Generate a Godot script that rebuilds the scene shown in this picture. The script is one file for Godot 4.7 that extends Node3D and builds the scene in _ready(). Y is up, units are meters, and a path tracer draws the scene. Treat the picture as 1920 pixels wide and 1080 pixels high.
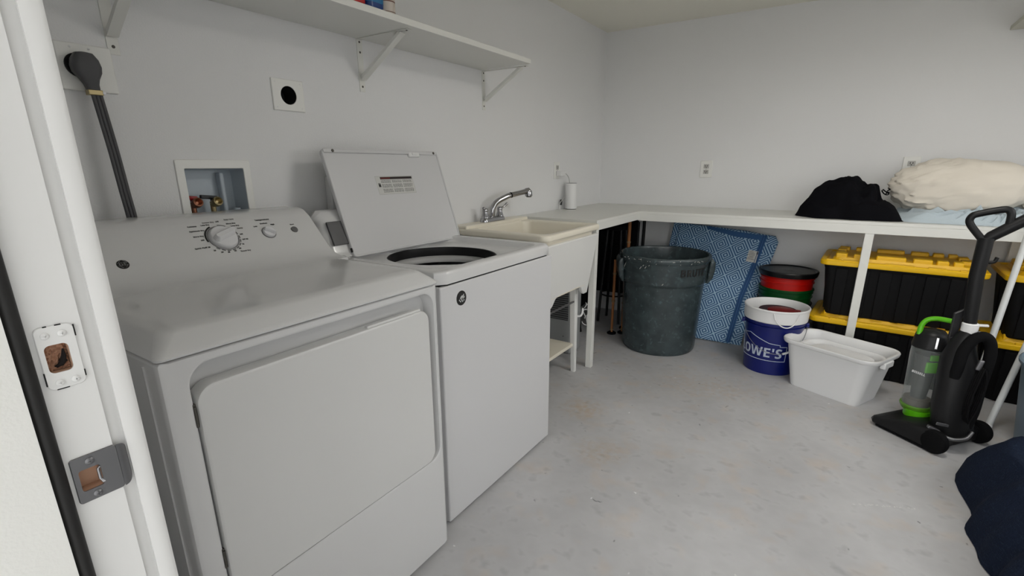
extends Node3D
# A laundry room seen from its doorway. Units are metres, y is up.
# The far corner of the room is the origin: the left wall is the plane x = 0, the back wall z = 0.

const CEIL := 2.353
const ROOM_X := 3.5
const ROOM_Z := 4.075
const BENCH := 0.975


# ---------------------------------------------------------------- mesh helper
class MB:
	var v := PackedVector3Array()
	var uv := PackedVector2Array()
	var x := Transform3D.IDENTITY
	var planar := Vector2.ZERO

	func at(p: Vector3, b := Basis.IDENTITY) -> MB:
		x = Transform3D(b, p)
		return self

	# a, b, c run counter-clockwise seen from outside; Godot wants clockwise
	func t(a: Vector3, b: Vector3, c: Vector3, ua := Vector2.ZERO, ub := Vector2.ZERO, uc := Vector2.ZERO) -> void:
		if (b - a).cross(c - a).length_squared() < 1e-18:
			return
		v.append(x * a); v.append(x * c); v.append(x * b)
		uv.append(ua); uv.append(uc); uv.append(ub)

	func q(a: Vector3, b: Vector3, c: Vector3, d: Vector3) -> void:
		t(a, b, c)
		t(a, c, d)

	func box(c: Vector3, s: Vector3, r := 0.0, seg := 2) -> MB:
		var h := s * 0.5
		r = minf(r, minf(h.x, minf(h.y, h.z)) * 0.999)
		var ax := [[0, 1, 2], [1, 2, 0], [2, 0, 1]]
		for k in 3:
			for sg in [-1.0, 1.0]:
				var i: int = ax[k][0]
				var j: int = ax[k][1]
				var w: int = ax[k][2]
				var gi := _steps(h[i], r, seg)
				var gj := _steps(h[j], r, seg)
				for a in gi.size() - 1:
					for b in gj.size() - 1:
						var p := []
						for cc in [[a, b], [a + 1, b], [a + 1, b + 1], [a, b + 1]]:
							var o := Vector3()
							o[i] = gi[cc[0]]
							o[j] = gj[cc[1]]
							o[w] = h[w] * sg
							if r > 0.0:
								var inner := o.clamp(-h + Vector3.ONE * r, h - Vector3.ONE * r)
								var d := o - inner
								if d.length() > 1e-9:
									o = inner + d.normalized() * r
							p.append(c + o)
						if sg > 0:
							q(p[0], p[1], p[2], p[3])
						else:
							q(p[3], p[2], p[1], p[0])
		return self

	func _steps(h: float, r: float, seg: int) -> Array:
		if r <= 0.0:
			return [-h, h]
		var o := []
		for k in seg + 1:
			o.append(-h + r * (1.0 - tan(PI / 4 * (1.0 - float(k) / seg))))
		for k in seg + 1:
			o.append(h - r * (1.0 - tan(PI / 4 * float(k) / seg)))
		return o

	# profile of (radius, y), drawn upwards on the outside
	func lathe(p: Array, n := 32, squash := 1.0) -> MB:
		for k in n:
			var a0 := TAU * k / n
			var a1 := TAU * (k + 1) / n
			for i in p.size() - 1:
				var lo: Vector2 = p[i]
				var hi: Vector2 = p[i + 1]
				var A := Vector3(lo.x * sin(a0), lo.y, lo.x * cos(a0) * squash)
				var B := Vector3(lo.x * sin(a1), lo.y, lo.x * cos(a1) * squash)
				var C := Vector3(hi.x * sin(a1), hi.y, hi.x * cos(a1) * squash)
				var D := Vector3(hi.x * sin(a0), hi.y, hi.x * cos(a0) * squash)
				q(A, B, C, D)
		return self

	func tube(pts: Array, r, n := 8, closed := false) -> MB:
		var m := pts.size()
		var rings := []
		var up := Vector3.ZERO
		for i in m:
			var d: Vector3
			if closed:
				d = (pts[(i + 1) % m] - pts[(i + m - 1) % m]).normalized()
			else:
				d = (pts[mini(i + 1, m - 1)] - pts[maxi(i - 1, 0)]).normalized()
			if up == Vector3.ZERO:
				up = d.cross(Vector3.RIGHT if absf(d.x) < 0.8 else Vector3.UP).normalized()
			up = (up - d * up.dot(d)).normalized()
			var side := d.cross(up)
			var rr: float = r[i] if r is Array else r
			var ring := PackedVector3Array()
			for k in n:
				var a := TAU * k / n
				ring.append(pts[i] + (up * cos(a) + side * sin(a)) * rr)
			rings.append(ring)
		if closed:
			rings.append(rings[0])
		return loft(rings, not closed)

	# rings of equal length, each counter-clockwise seen from the end of the loft
	func loft(rings: Array, caps := true) -> MB:
		for i in rings.size() - 1:
			var a: PackedVector3Array = rings[i]
			var b: PackedVector3Array = rings[i + 1]
			var n := a.size()
			for k in n:
				var l := (k + 1) % n
				q(a[k], a[l], b[l], b[k])
		if caps:
			fan(rings[0], true)
			fan(rings[-1], false)
		return self

	func fan(r: PackedVector3Array, flip: bool) -> void:
		var c := Vector3.ZERO
		for p in r:
			c += p
		c /= r.size()
		for k in r.size():
			var l := (k + 1) % r.size()
			if flip:
				t(c, r[l], r[k])
			else:
				t(c, r[k], r[l])

	# polygon in xy, pushed along +z by depth, edges bevelled by b
	func prism(poly: Array, depth: float, b := 0.0) -> MB:
		var p := PackedVector2Array(poly)
		if _area(p) < 0:
			p.reverse()
		var n := p.size()
		var ins := PackedVector2Array()
		for k in n:
			var e0 := (p[k] - p[(k + n - 1) % n]).normalized()
			var e1 := (p[(k + 1) % n] - p[k]).normalized()
			var n0 := Vector2(-e0.y, e0.x)
			var n1 := Vector2(-e1.y, e1.x)
			var mid := (n0 + n1).normalized()
			ins.append(p[k] + mid * b / maxf(0.35, mid.dot(n0)))
		var ring := func(pp: PackedVector2Array, z: float) -> PackedVector3Array:
			var o := PackedVector3Array()
			for w in pp:
				o.append(Vector3(w.x, w.y, z))
			return o
		var rings := [ring.call(p, 0.0), ring.call(p, depth)]
		var cap := p
		if b > 0.0:
			rings = [ring.call(ins, 0.0), ring.call(p, b), ring.call(p, depth - b), ring.call(ins, depth)]
			cap = ins
		loft(rings, false)
		var tri := Geometry2D.triangulate_polygon(cap)
		for k in range(0, tri.size(), 3):
			var A := cap[tri[k]]
			var B := cap[tri[k + 1]]
			var C := cap[tri[k + 2]]
			if (B - A).cross(C - A) < 0:
				var s := B
				B = C
				C = s
			t(Vector3(A.x, A.y, depth), Vector3(B.x, B.y, depth), Vector3(C.x, C.y, depth))
			t(Vector3(A.x, A.y, 0), Vector3(C.x, C.y, 0), Vector3(B.x, B.y, 0))
		return self

	func _area(p: PackedVector2Array) -> float:
		var s := 0.0
		for k in p.size():
			s += p[k].cross(p[(k + 1) % p.size()])
		return s

	# f(u, v) -> Vector3; du x dv points outwards
	func grid(nu: int, nv: int, f: Callable) -> MB:
		var g := []
		for i in nu + 1:
			var row := []
			for j in nv + 1:
				row.append(f.call(float(i) / nu, float(j) / nv))
			g.append(row)
		for i in nu:
			for j in nv:
				var u0 := Vector2(float(i) / nu, float(j) / nv)
				var u1 := Vector2(float(i + 1) / nu, float(j + 1) / nv)
				t(g[i][j], g[i + 1][j], g[i + 1][j + 1], u0, Vector2(u1.x, u0.y), u1)
				t(g[i][j], g[i + 1][j + 1], g[i][j + 1], u0, u1, Vector2(u0.x, u1.y))
		return self

	# a closed lumpy heap on the ground: outline(angle) -> radius, rise(u 0..1 from rim to centre, angle) -> height
	func heap(rings: int, n: int, outline: Callable, rise: Callable) -> MB:
		var rr := []
		for i in rings + 1:
			var s := 1.0 - float(i) / rings
			var ring := PackedVector3Array()
			for k in n:
				var a := -TAU * k / n
				var R: float = outline.call(a)
				var px := cos(a) * R * s
				var pz := sin(a) * R * s
				ring.append(Vector3(px, rise.call(float(i) / rings, a, px, pz), pz))
			rr.append(ring)
		loft(rr, true)
		return self

	func text(s: String, h: float, depth := 0.0006, bend := 0.0, taper := 0.0, y0 := 0.0, a0 := 0.0, serif := false) -> MB:
		var tm := TextMesh.new()
		var f := SystemFont.new()
		f.font_names = PackedStringArray(["Droid Serif" if serif else "Droid Sans"])
		f.font_weight = 700
		tm.font = f
		tm.text = s
		tm.font_size = 64
		tm.pixel_size = h / 46.0
		tm.depth = depth
		tm.curve_step = 2.0
		for k in tm.get_surface_count():
			var ar := tm.surface_get_arrays(k)
			var vv: PackedVector3Array = ar[Mesh.ARRAY_VERTEX]
			var id: PackedInt32Array = ar[Mesh.ARRAY_INDEX] if ar[Mesh.ARRAY_INDEX] != null else PackedInt32Array(range(vv.size()))
			for i in range(0, id.size() - 2, 3):
				var p := []
				for j in 3:
					var w := vv[id[i + j]]
					if bend > 0.0:
						var rad := bend + taper * w.y
						var a := a0 + w.x / bend
						w = Vector3((rad + w.z) * sin(a), y0 + w.y, (rad + w.z) * cos(a))
					p.append(w)
				t(p[0], p[2], p[1])
		return self

	func mesh(angle := 35.0) -> ArrayMesh:
		var n := v.size()
		var fn := PackedVector3Array()
		var near := {}
		fn.resize(n / 3)
		for f in n / 3:
			var a := v[f * 3]
			fn[f] = (v[f * 3 + 2] - a).cross(v[f * 3 + 1] - a)
			for k in 3:
				var key := Vector3i((v[f * 3 + k] * 20000.0).round())
				if near.has(key):
					near[key].append(f)
				else:
					near[key] = [f]
		var nn := PackedVector3Array()
		nn.resize(n)
		var lim := cos(deg_to_rad(angle))
		for f in n / 3:
			var me := fn[f].normalized()
			for k in 3:
				var sum := Vector3.ZERO
				for g in near[Vector3i((v[f * 3 + k] * 20000.0).round())]:
					if fn[g].normalized().dot(me) >= lim:
						sum += fn[g]
				nn[f * 3 + k] = sum.normalized() if sum.length() > 1e-14 else me
		if planar != Vector2.ZERO:
			for k in n:
				uv[k] = Vector2(v[k].x / planar.x, v[k].z / planar.y)
		var ar := []
		ar.resize(Mesh.ARRAY_MAX)
		ar[Mesh.ARRAY_VERTEX] = v
		ar[Mesh.ARRAY_NORMAL] = nn
		ar[Mesh.ARRAY_TEX_UV] = uv
		var m := ArrayMesh.new()
		m.add_surface_from_arrays(Mesh.PRIMITIVE_TRIANGLES, ar)
		return m


# ---------------------------------------------------------------- node helpers
var M := {}
var used := {}
var noise := FastNoiseLite.new()


func numbered(called: String) -> String:
	used[called] = used.get(called, -1) + 1
	return called if used[called] == 0 else "%s_%03d" % [called, used[called]]


func thing(called: String, label: String, category: String, where := Vector3.ZERO, turn := 0.0, group := "") -> Node3D:
	var o := Node3D.new()
	o.name = numbered(called)
	add_child(o, true)
	o.position = where
	o.rotation.y = turn
	tag(o, label, category, group)
	return o


func tag(o: Node, label: String, category: String, group := "") -> void:
	o.set_meta("label", label)
	o.set_meta("category", category)
	if group != "":
		o.set_meta("group", group)


func part(mb: MB, called: String, parent: Node, m: Material, angle := 35.0, label := "") -> MeshInstance3D:
	var o := MeshInstance3D.new()
	o.name = called
	o.mesh = mb.mesh(angle)
	o.material_override = m
	parent.add_child(o, true)
	if label != "":
		o.set_meta("label", label)
	return o


func clone(src: MeshInstance3D, parent: Node, where: Transform3D) -> MeshInstance3D:
	var o := MeshInstance3D.new()
	o.name = String(src.name).rstrip("0123456789").trim_suffix("_")
	o.mesh = src.mesh
	o.material_override = src.material_override
	o.transform = where
	parent.add_child(o, true)
	return o


func solo(mb: MB, called: String, label: String, category: String, m: Material, where := Vector3.ZERO, turn := 0.0, group := "", angle := 35.0) -> MeshInstance3D:
	var o := part(mb, numbered(called), self, m, angle)
	o.position = where
	o.rotation.y = turn
	tag(o, label, category, group)
	return o


func structure(mb: MB, called: String, m: Material, angle := 30.0, label := "") -> MeshInstance3D:
	var o := part(mb, called, self, m, angle)
	o.set_meta("kind", "structure")
	if label != "":
		o.set_meta("label", label)
	return o


func copy(src: Node3D, where: Vector3, turn: float, label: String) -> Node3D:
	var o: Node3D = src.duplicate()
	o.name = numbered(String(src.name))
	add_child(o, true)
	o.position = where
	o.rotation.y = turn
	o.set_meta("label", label)
	return o


# ray-cast rounded rectangle: half sizes hx, hy, corner radius r, n points counter-clockwise from +x
func rr(hx: float, hy: float, r: float, n := 48) -> PackedVector2Array:
	var o := PackedVector2Array()
	# perimeter samples so that the corners are well resolved
	var c := n / 4
	for k in 4:
		var cx := (hx - r) * (1.0 if k == 0 or k == 3 else -1.0)
		var cy := (hy - r) * (1.0 if k < 2 else -1.0)
		for i in c:
			var a := PI / 2 * (k + float(i) / (c - 1))
			o.append(Vector2(cx + cos(a) * r, cy + sin(a) * r))
	return o


# ring in the xz plane (counter-clockwise seen from +y), at height y
func ring_xz(hx: float, hz: float, r: float, y: float, cx := 0.0, cz := 0.0, n := 48) -> PackedVector3Array:
	var o := PackedVector3Array()
	for p in rr(hx, hz, r, n):
		o.append(Vector3(cx + p.x, y, cz - p.y))
	return o


# ring in the yz plane (counter-clockwise seen from +x), at depth x
func ring_yz(hz: float, hy: float, r: float, x: float, cz: float, cy: float, n := 48) -> PackedVector3Array:
	var o := PackedVector3Array()
	for p in rr(hy, hz, r, n):
		o.append(Vector3(x, cy + p.x, cz + p.y))
	return o


func curve(pts: Array, per := 6, closed := false) -> Array:
	var o := []
	var n := pts.size()
	for i in (n if closed else n - 1):
		var a: Vector3 = pts[(i + n - 1) % n] if closed else pts[maxi(i - 1, 0)]
		var b: Vector3 = pts[i]
		var c: Vector3 = pts[(i + 1) % n]
		var d: Vector3 = pts[(i + 2) % n] if closed else pts[mini(i + 2, n - 1)]
		for k in per:
			o.append(b.cubic_interpolate(c, a, d, float(k) / per))
	if not closed:
		o.append(pts[-1])
	return o


func mat(c: Color, rough := 0.6, metal := 0.0, spec := 0.5) -> StandardMaterial3D:
	var m := StandardMaterial3D.new()
	m.albedo_color = c
	m.roughness = rough
	m.metallic = metal
	m.metallic_specular = spec
	return m


func bump_noise(freq: float, seed_: int, octaves := 3) -> NoiseTexture2D:
	var f := FastNoiseLite.new()
	f.seed = seed_
	f.frequency = freq
	f.fractal_octaves = octaves
	var t := NoiseTexture2D.new()
	t.width = 256
	t.height = 256
	t.seamless = true
	t.noise = f
	return t


func rough_skin(m: StandardMaterial3D, tex: Texture2D, per_metre: float, cm: float) -> StandardMaterial3D:
	m.heightmap_enabled = true
	m.heightmap_texture = tex
	m.heightmap_scale = cm
	m.uv1_triplanar = true
	m.uv1_scale = Vector3.ONE * per_metre
	return m


func _ready() -> void:
	# ------------------------------------------------ camera
	var cam := Camera3D.new()
	cam.name = "camera"
	var focal := 926.1
	cam.projection = Camera3D.PROJECTION_FRUSTUM
	cam.near = 0.05
	cam.far = 60.0
	cam.size = 0.05 * 1080.0 / focal
	cam.frustum_offset = Vector2(0.0, 0.05 * 40.4 / focal)
	cam.position = Vector3(1.83, 1.3, 4.247)
	cam.rotation = Vector3(deg_to_rad(-16.236), deg_to_rad(33.194), deg_to_rad(-0.172))
	add_child(cam)
	cam.current = true
	# ------------------------------------------------ overcast daylight, exposure
	var env := Environment.new()
	var sky := Sky.new()
	var sm := ProceduralSkyMaterial.new()
	sm.sky_top_color = Color(0.90, 0.91, 0.92)
	sm.sky_horizon_color = Color(0.97, 0.965, 0.95)
	sm.ground_bottom_color = Color(0.55, 0.54, 0.52)
	sm.ground_horizon_color = Color(0.75, 0.75, 0.74)
	sm.sun_angle_max = 1.0
	sky.sky_material = sm
	env.background_mode = Environment.BG_SKY
	env.sky = sky
	env.background_energy_multiplier = 3.6
	env.tonemap_mode = Environment.TONE_MAPPER_LINEAR
	env.tonemap_exposure = 1.34
	env.sdfgi_enabled = true
	env.ssao_enabled = true
	env.ssil_enabled = true
	var we := WorldEnvironment.new()
	we.name = "world_environment"
	we.environment = env
	add_child(we)

	noise.seed = 7
	noise.frequency = 1.0
	noise.fractal_octaves = 3
	materials()
	room()
	ceiling_lamp()
	door_frame()
	dryer()
	washer()
	utility_sink()
	workbench()
	wall_fittings()
	wall_shelf()
	bench_top_things()
	trash_can()
	folded_rug()
	buckets()
	totes()
	white_bin()
	vacuum_cleaner()
	right_edge_things()
	under_bench_things()


func materials() -> void:
	var fine := bump_noise(0.06, 3)
	M.wall = rough_skin(mat(Color(0.905, 0.906, 0.908), 0.75), fine, 9.0, 0.05)
	M.ceiling = rough_skin(mat(Color(0.925, 0.915, 0.87), 0.85), fine, 8.0, 0.08)
	M.trim = mat(Color(0.90, 0.90, 0.895), 0.42)
	M.bench = mat(Color(0.89, 0.89, 0.87), 0.40)
	M.enamel = mat(Color(0.835, 0.835, 0.835), 0.13)
	M.enamel_matte = mat(Color(0.82, 0.82, 0.825), 0.35)
	M.door_skin = mat(Color(0.835, 0.835, 0.83), 0.3)
	M.plastic = mat(Color(0.90, 0.90, 0.90), 0.42)
	M.knob = mat(Color(0.86, 0.86, 0.87), 0.35)
	M.ring_grey = mat(Color(0.50, 0.50, 0.51), 0.45)
	M.button = mat(Color(0.42, 0.42, 0.42), 0.5)
	M.ink = mat(Color(0.09, 0.09, 0.09), 0.6)
	M.ink_grey = mat(Color(0.38, 0.38, 0.38), 0.6)
	M.gap = mat(Color(0.05, 0.05, 0.05), 0.8)
	M.black_plastic = mat(Color(0.10, 0.10, 0.105), 0.42, 0.0, 0.35)
	M.black_matte = mat(Color(0.075, 0.075, 0.08), 0.85, 0.0, 0.2)
	M.steel = mat(Color(0.62, 0.62, 0.63), 0.32, 0.9)
	M.satin = mat(Color(0.50, 0.50, 0.51), 0.42, 0.85)
	M.chrome = mat(Color(0.66, 0.66, 0.67), 0.09, 1.0)
	M.basket = mat(Color(0.72, 0.72, 0.72), 0.35)
	M.tub_cream = mat(Color(0.92, 0.895, 0.83), 0.35)
	M.tub_white = mat(Color(0.90, 0.90, 0.89), 0.45)
	M.brass = mat(Color(0.66, 0.60, 0.45), 0.35, 0.9)
	M.plate = mat(Color(0.92, 0.92, 0.905), 0.35)
	M.socket = mat(Color(0.72, 0.715, 0.70), 0.4)
	M.copper = mat(Color(0.62, 0.42, 0.33), 0.35, 0.9)
	M.red = mat(Color(0.60, 0.06, 0.07), 0.4)
	M.navy_handle = mat(Color(0.05, 0.06, 0.09), 0.4)
	M.box_blue = mat(Color(0.72, 0.76, 0.795), 0.4)
	M.yellow = rough_skin(mat(Color(0.93, 0.74, 0.05), 0.42), fine, 14.0, 0.02)
	M.tote = mat(Color(0.075, 0.075, 0.08), 0.6, 0.0, 0.25)
	M.screw = mat(Color(0.34, 0.33, 0.31), 0.45, 0.6)
	M.wood_raw = mat(Color(0.80, 0.66, 0.56), 0.9)
	M.bamboo = mat(Color(0.56, 0.35, 0.18), 0.6)


# ---------------------------------------------------------------- the setting
func csg_box(parent: Node, called: String, lo: Vector3, hi: Vector3, m: Material, cut := false) -> CSGBox3D:
	var b := CSGBox3D.new()
	b.name = called
	b.size = hi - lo
	b.position = (hi + lo) * 0.5 - (parent.position if parent is CSGBox3D else Vector3.ZERO)
	b.material = m
	if cut:
		b.operation = CSGShape3D.OPERATION_SUBTRACTION
	parent.add_child(b, true)
	return b


func floor_texture() -> ImageTexture:
	var w := 896
	var h := 1024
	var img := Image.create(w, h, false, Image.FORMAT_RGB8)
	var a := FastNoiseLite.new()
	a.seed = 11; a.frequency = 0.006; a.fractal_octaves = 4
	var b := FastNoiseLite.new()
	b.seed = 12; b.frequency = 0.045; b.fractal_octaves = 3
	var c := FastNoiseLite.new()
	c.seed = 13; c.frequency = 0.02; c.fractal_octaves = 3
	for y in h:
		for x in w:
			var n1 := a.get_noise_2d(x, y)
			var n2 := b.get_noise_2d(x * 0.8, y)
			var n3 := c.get_noise_2d(x + 400, y)
			var g := 0.735 + n1 * 0.05 + n2 * 0.022
			var warm := maxf(0.0, n3 - 0.18) * 0.10
			g -= maxf(0.0, n2 - 0.30) * 0.16
			img.set_pixel(x, y, Color(g + warm * 0.3, g - warm * 0.15 - 0.002, g - warm * 0.6 + 0.003))
	var rng := RandomNumberGenerator.new()
	rng.seed = 5
	for k in 240:   # scuffs, specks and paint drips
		var px := rng.randf_range(0, w)
		var py := rng.randf_range(0, h)
		var ang := rng.randf_range(0, TAU)
		var ln := rng.randf_range(1, 4) if rng.randf() < 0.82 else rng.randf_range(6, 16)
		var dark := rng.randf_range(-0.20, -0.03) if ln > 5.0 or rng.randf() < 0.8 else 0.12
		for i in int(ln * 2):
			var qx := int(px + cos(ang + i * 0.02) * i * 0.5)
			var qy := int(py + sin(ang + i * 0.02) * i * 0.5)
			if qx >= 0 and qy >= 0 and qx < w and qy < h:
				var o := img.get_pixel(qx, qy)
				img.set_pixel(qx, qy, Color(o.r + dark, o.g + dark, o.b + dark))
	# rusty stains beside the washer front and the worn white line near the blanket
	for s in [[1.05, 2.30, 0.16, 0.055], [0.80, 1.95, 0.16, 0.07], [1.2, 1.3, 0.3, 0.03], [1.45, 1.25, 0.25, 0.03]]:
		var cx: float = s[0] / 3.6 * w
		var cy: float = s[1] / 4.2 * h
		var r: float = s[2] / 3.6 * w
		for y in range(maxi(0, int(cy - r)), mini(h, int(cy + r))):
			for x in range(maxi(0, int(cx - r)), mini(w, int(cx + r))):
				var d := Vector2(x - cx, y - cy).length() / r
				if d < 1.0:
					var f: float = (1.0 - d) * s[3] * (1.0 + 1.6 * b.get_noise_2d(x * 2, y * 2))
					var o := img.get_pixel(x, y)
					img.set_pixel(x, y, Color(o.r - f * 0.1, o.g - f * 0.55, o.b - f * 1.1))
	for s in [[2.05, 2.10, 2.26, 2.0], [1.95, 2.62, 2.12, 2.56], [1.72, 2.74, 1.86, 2.72]]:
		for i in 60:
			if rng.randf() < 0.55:
				var u := i / 60.0
				var x := int(lerpf(s[0], s[2], u) / 3.6 * w + rng.randf_range(-1, 1))
				var y := int(lerpf(s[1], s[3], u) / 4.2 * h + rng.randf_range(-1, 1))
				img.set_pixel(x, y, Color(0.86, 0.86, 0.85))
	return ImageTexture.create_from_image(img)


func room() -> void:
	var fl := mat(Color.WHITE, 0.55)
	fl.albedo_texture = floor_texture()
	fl.heightmap_enabled = true
	fl.heightmap_texture = fl.albedo_texture
	fl.heightmap_scale = 0.12
	var mb := MB.new()
	mb.planar = Vector2(3.6, 4.2)
	mb.box(Vector3(1.75, -0.05, 2.04), Vector3(3.76, 0.1, 4.33))
	structure(mb, "floor", fl)
	mb = MB.new().box(Vector3(1.75, CEIL + 0.06, 2.04), Vector3(3.76, 0.12, 4.33))
	structure(mb, "ceiling", M.ceiling)
	# left wall, with the recess of the washer outlet box and the dryer vent
	var w := csg_box(self, "wall_left", Vector3(-0.13, 0, -0.13), Vector3(0, CEIL, ROOM_Z + 0.12), M.wall)
	w.set_meta("kind", "structure")
	csg_box(w, "outlet_box_recess", Vector3(-0.085, 1.115, 3.223), Vector3(0.05, 1.295, 3.425), M.box_blue, true)
	csg_box(w, "vent_recess", Vector3(-0.08, 1.525, 2.965), Vector3(0.05, 1.595, 3.045), M.gap, true)
	var b := csg_box(self, "wall_back", Vector3(0, 0, -0.13), Vector3(ROOM_X, CEIL, 0), M.wall)
	b.set_meta("kind", "structure")
	# right wall with a window, out of the frame to the right
	var r := csg_box(self, "wall_right", Vector3(ROOM_X, 0, -0.13), Vector3(ROOM_X + 0.13, CEIL, ROOM_Z + 0.12), M.wall)
	r.set_meta("kind", "structure")
	csg_box(r, "window_opening", Vector3(ROOM_X - 0.05, 1.02, 0.9), Vector3(ROOM_X + 0.2, 2.02, 2.3), M.wall, true)
	# the wall with the door
	var f := csg_box(self, "wall_front", Vector3(0, 0, ROOM_Z), Vector3(ROOM_X, CEIL, ROOM_Z + 0.12), M.wall)
	f.set_meta("kind", "structure")
	csg_box(f, "door_opening", Vector3(1.165, -0.1, ROOM_Z - 0.1), Vector3(2.095, 2.065, ROOM_Z + 0.3), M.wall, true)
	csg_box(f, "window_opening", Vector3(2.28, 0.40, ROOM_Z - 0.1), Vector3(3.44, 2.2, ROOM_Z + 0.3), M.wall, true)
	var win := MB.new()
	for z in [0.92, 2.28]:
		win.box(Vector3(ROOM_X + 0.05, 1.52, z), Vector3(0.09, 1.0, 0.04), 0.004)
	for y in [1.04, 1.52, 2.0]:
		win.box(Vector3(ROOM_X + 0.05, y, 1.6), Vector3(0.088, 0.04, 1.36), 0.004)
	var wn := structure(win, "window_1", M.trim)
	var glass := mat(Color(1, 1, 1, 0.06), 0.02)
	glass.transparency = BaseMaterial3D.TRANSPARENCY_ALPHA
	for y in [1.28, 1.76]:
		part(MB.new().box(Vector3(ROOM_X + 0.05, y, 1.6), Vector3(0.004, 0.44, 1.32)), "pane", wn, glass)
	win = MB.new()
	for x in [2.30, 3.42]:
		win.box(Vector3(x, 1.3, ROOM_Z + 0.05), Vector3(0.04, 1.8, 0.09), 0.004)
	for y in [0.42, 2.18]:
		win.box(Vector3(2.86, y, ROOM_Z + 0.05), Vector3(1.08, 0.04, 0.088), 0.004)
	var wf := structure(win, "window_2", M.trim)
	part(MB.new().box(Vector3(2.86, 1.3, ROOM_Z + 0.05), Vector3(1.09, 1.73, 0.004)), "pane", wf, glass)
	# deep eave over the doorway
	structure(MB.new().box(Vector3(0.6, 2.38, 5.15), Vector3(3.28, 0.12, 1.90), 0.01), "roof_eave", M.trim)
	structure(MB.new().box(Vector3(2.18, 1.16, 4.80), Vector3(0.12, 2.32, 1.20), 0.01), "wall_porch", M.wall)
	# the paved ground outside
	var g := rough_skin(mat(Color(0.66, 0.65, 0.63), 0.9), bump_noise(0.05, 21), 3.0, 0.3)
	structure(MB.new().box(Vector3(1.75, -0.10, 9.2), Vector3(24, 0.1, 10.0)), "ground", g)
	structure(MB.new().box(Vector3(9.7, -0.10, -1.0), Vector3(12.1, 0.1, 10.3)), "ground_yard", g)


func ceiling_lamp() -> void:
	# flush square fitting above the frame; its light sits just under the glowing panel
	var t := thing("ceiling_lamp", "square white flush ceiling lamp in the middle of the room above the frame", "lamp", Vector3(2.25, CEIL, 1.95))
	part(MB.new().box(Vector3(0, -0.02, 0), Vector3(0.62, 0.04, 0.62), 0.008), "housing", t, M.trim)
	var glow := mat(Color(0.9, 0.9, 0.88), 0.6)
	glow.emission_enabled = true
	glow.emission = Color(1.0, 0.98, 0.95)
	glow.emission_energy_multiplier = 1.0
	part(MB.new().box(Vector3(0, -0.042, 0), Vector3(0.56, 0.010, 0.56), 0.003), "diffuser", t, glow)
	var l := AreaLight3D.new()
	l.name = "lamp_light"
	l.area_size = Vector2(0.56, 0.56)
	l.light_color = Color(1.0, 0.985, 0.955)
	l.light_energy = 1.0
	l.light_size = 0.5
	l.shadow_enabled = true
	l.rotation.x = -PI / 2
	l.position = Vector3(0, -0.052, 0)
	l.set("area_range", 8.0)
	l.set("area_attenuation", 2.0)
	t.add_child(l)


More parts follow.
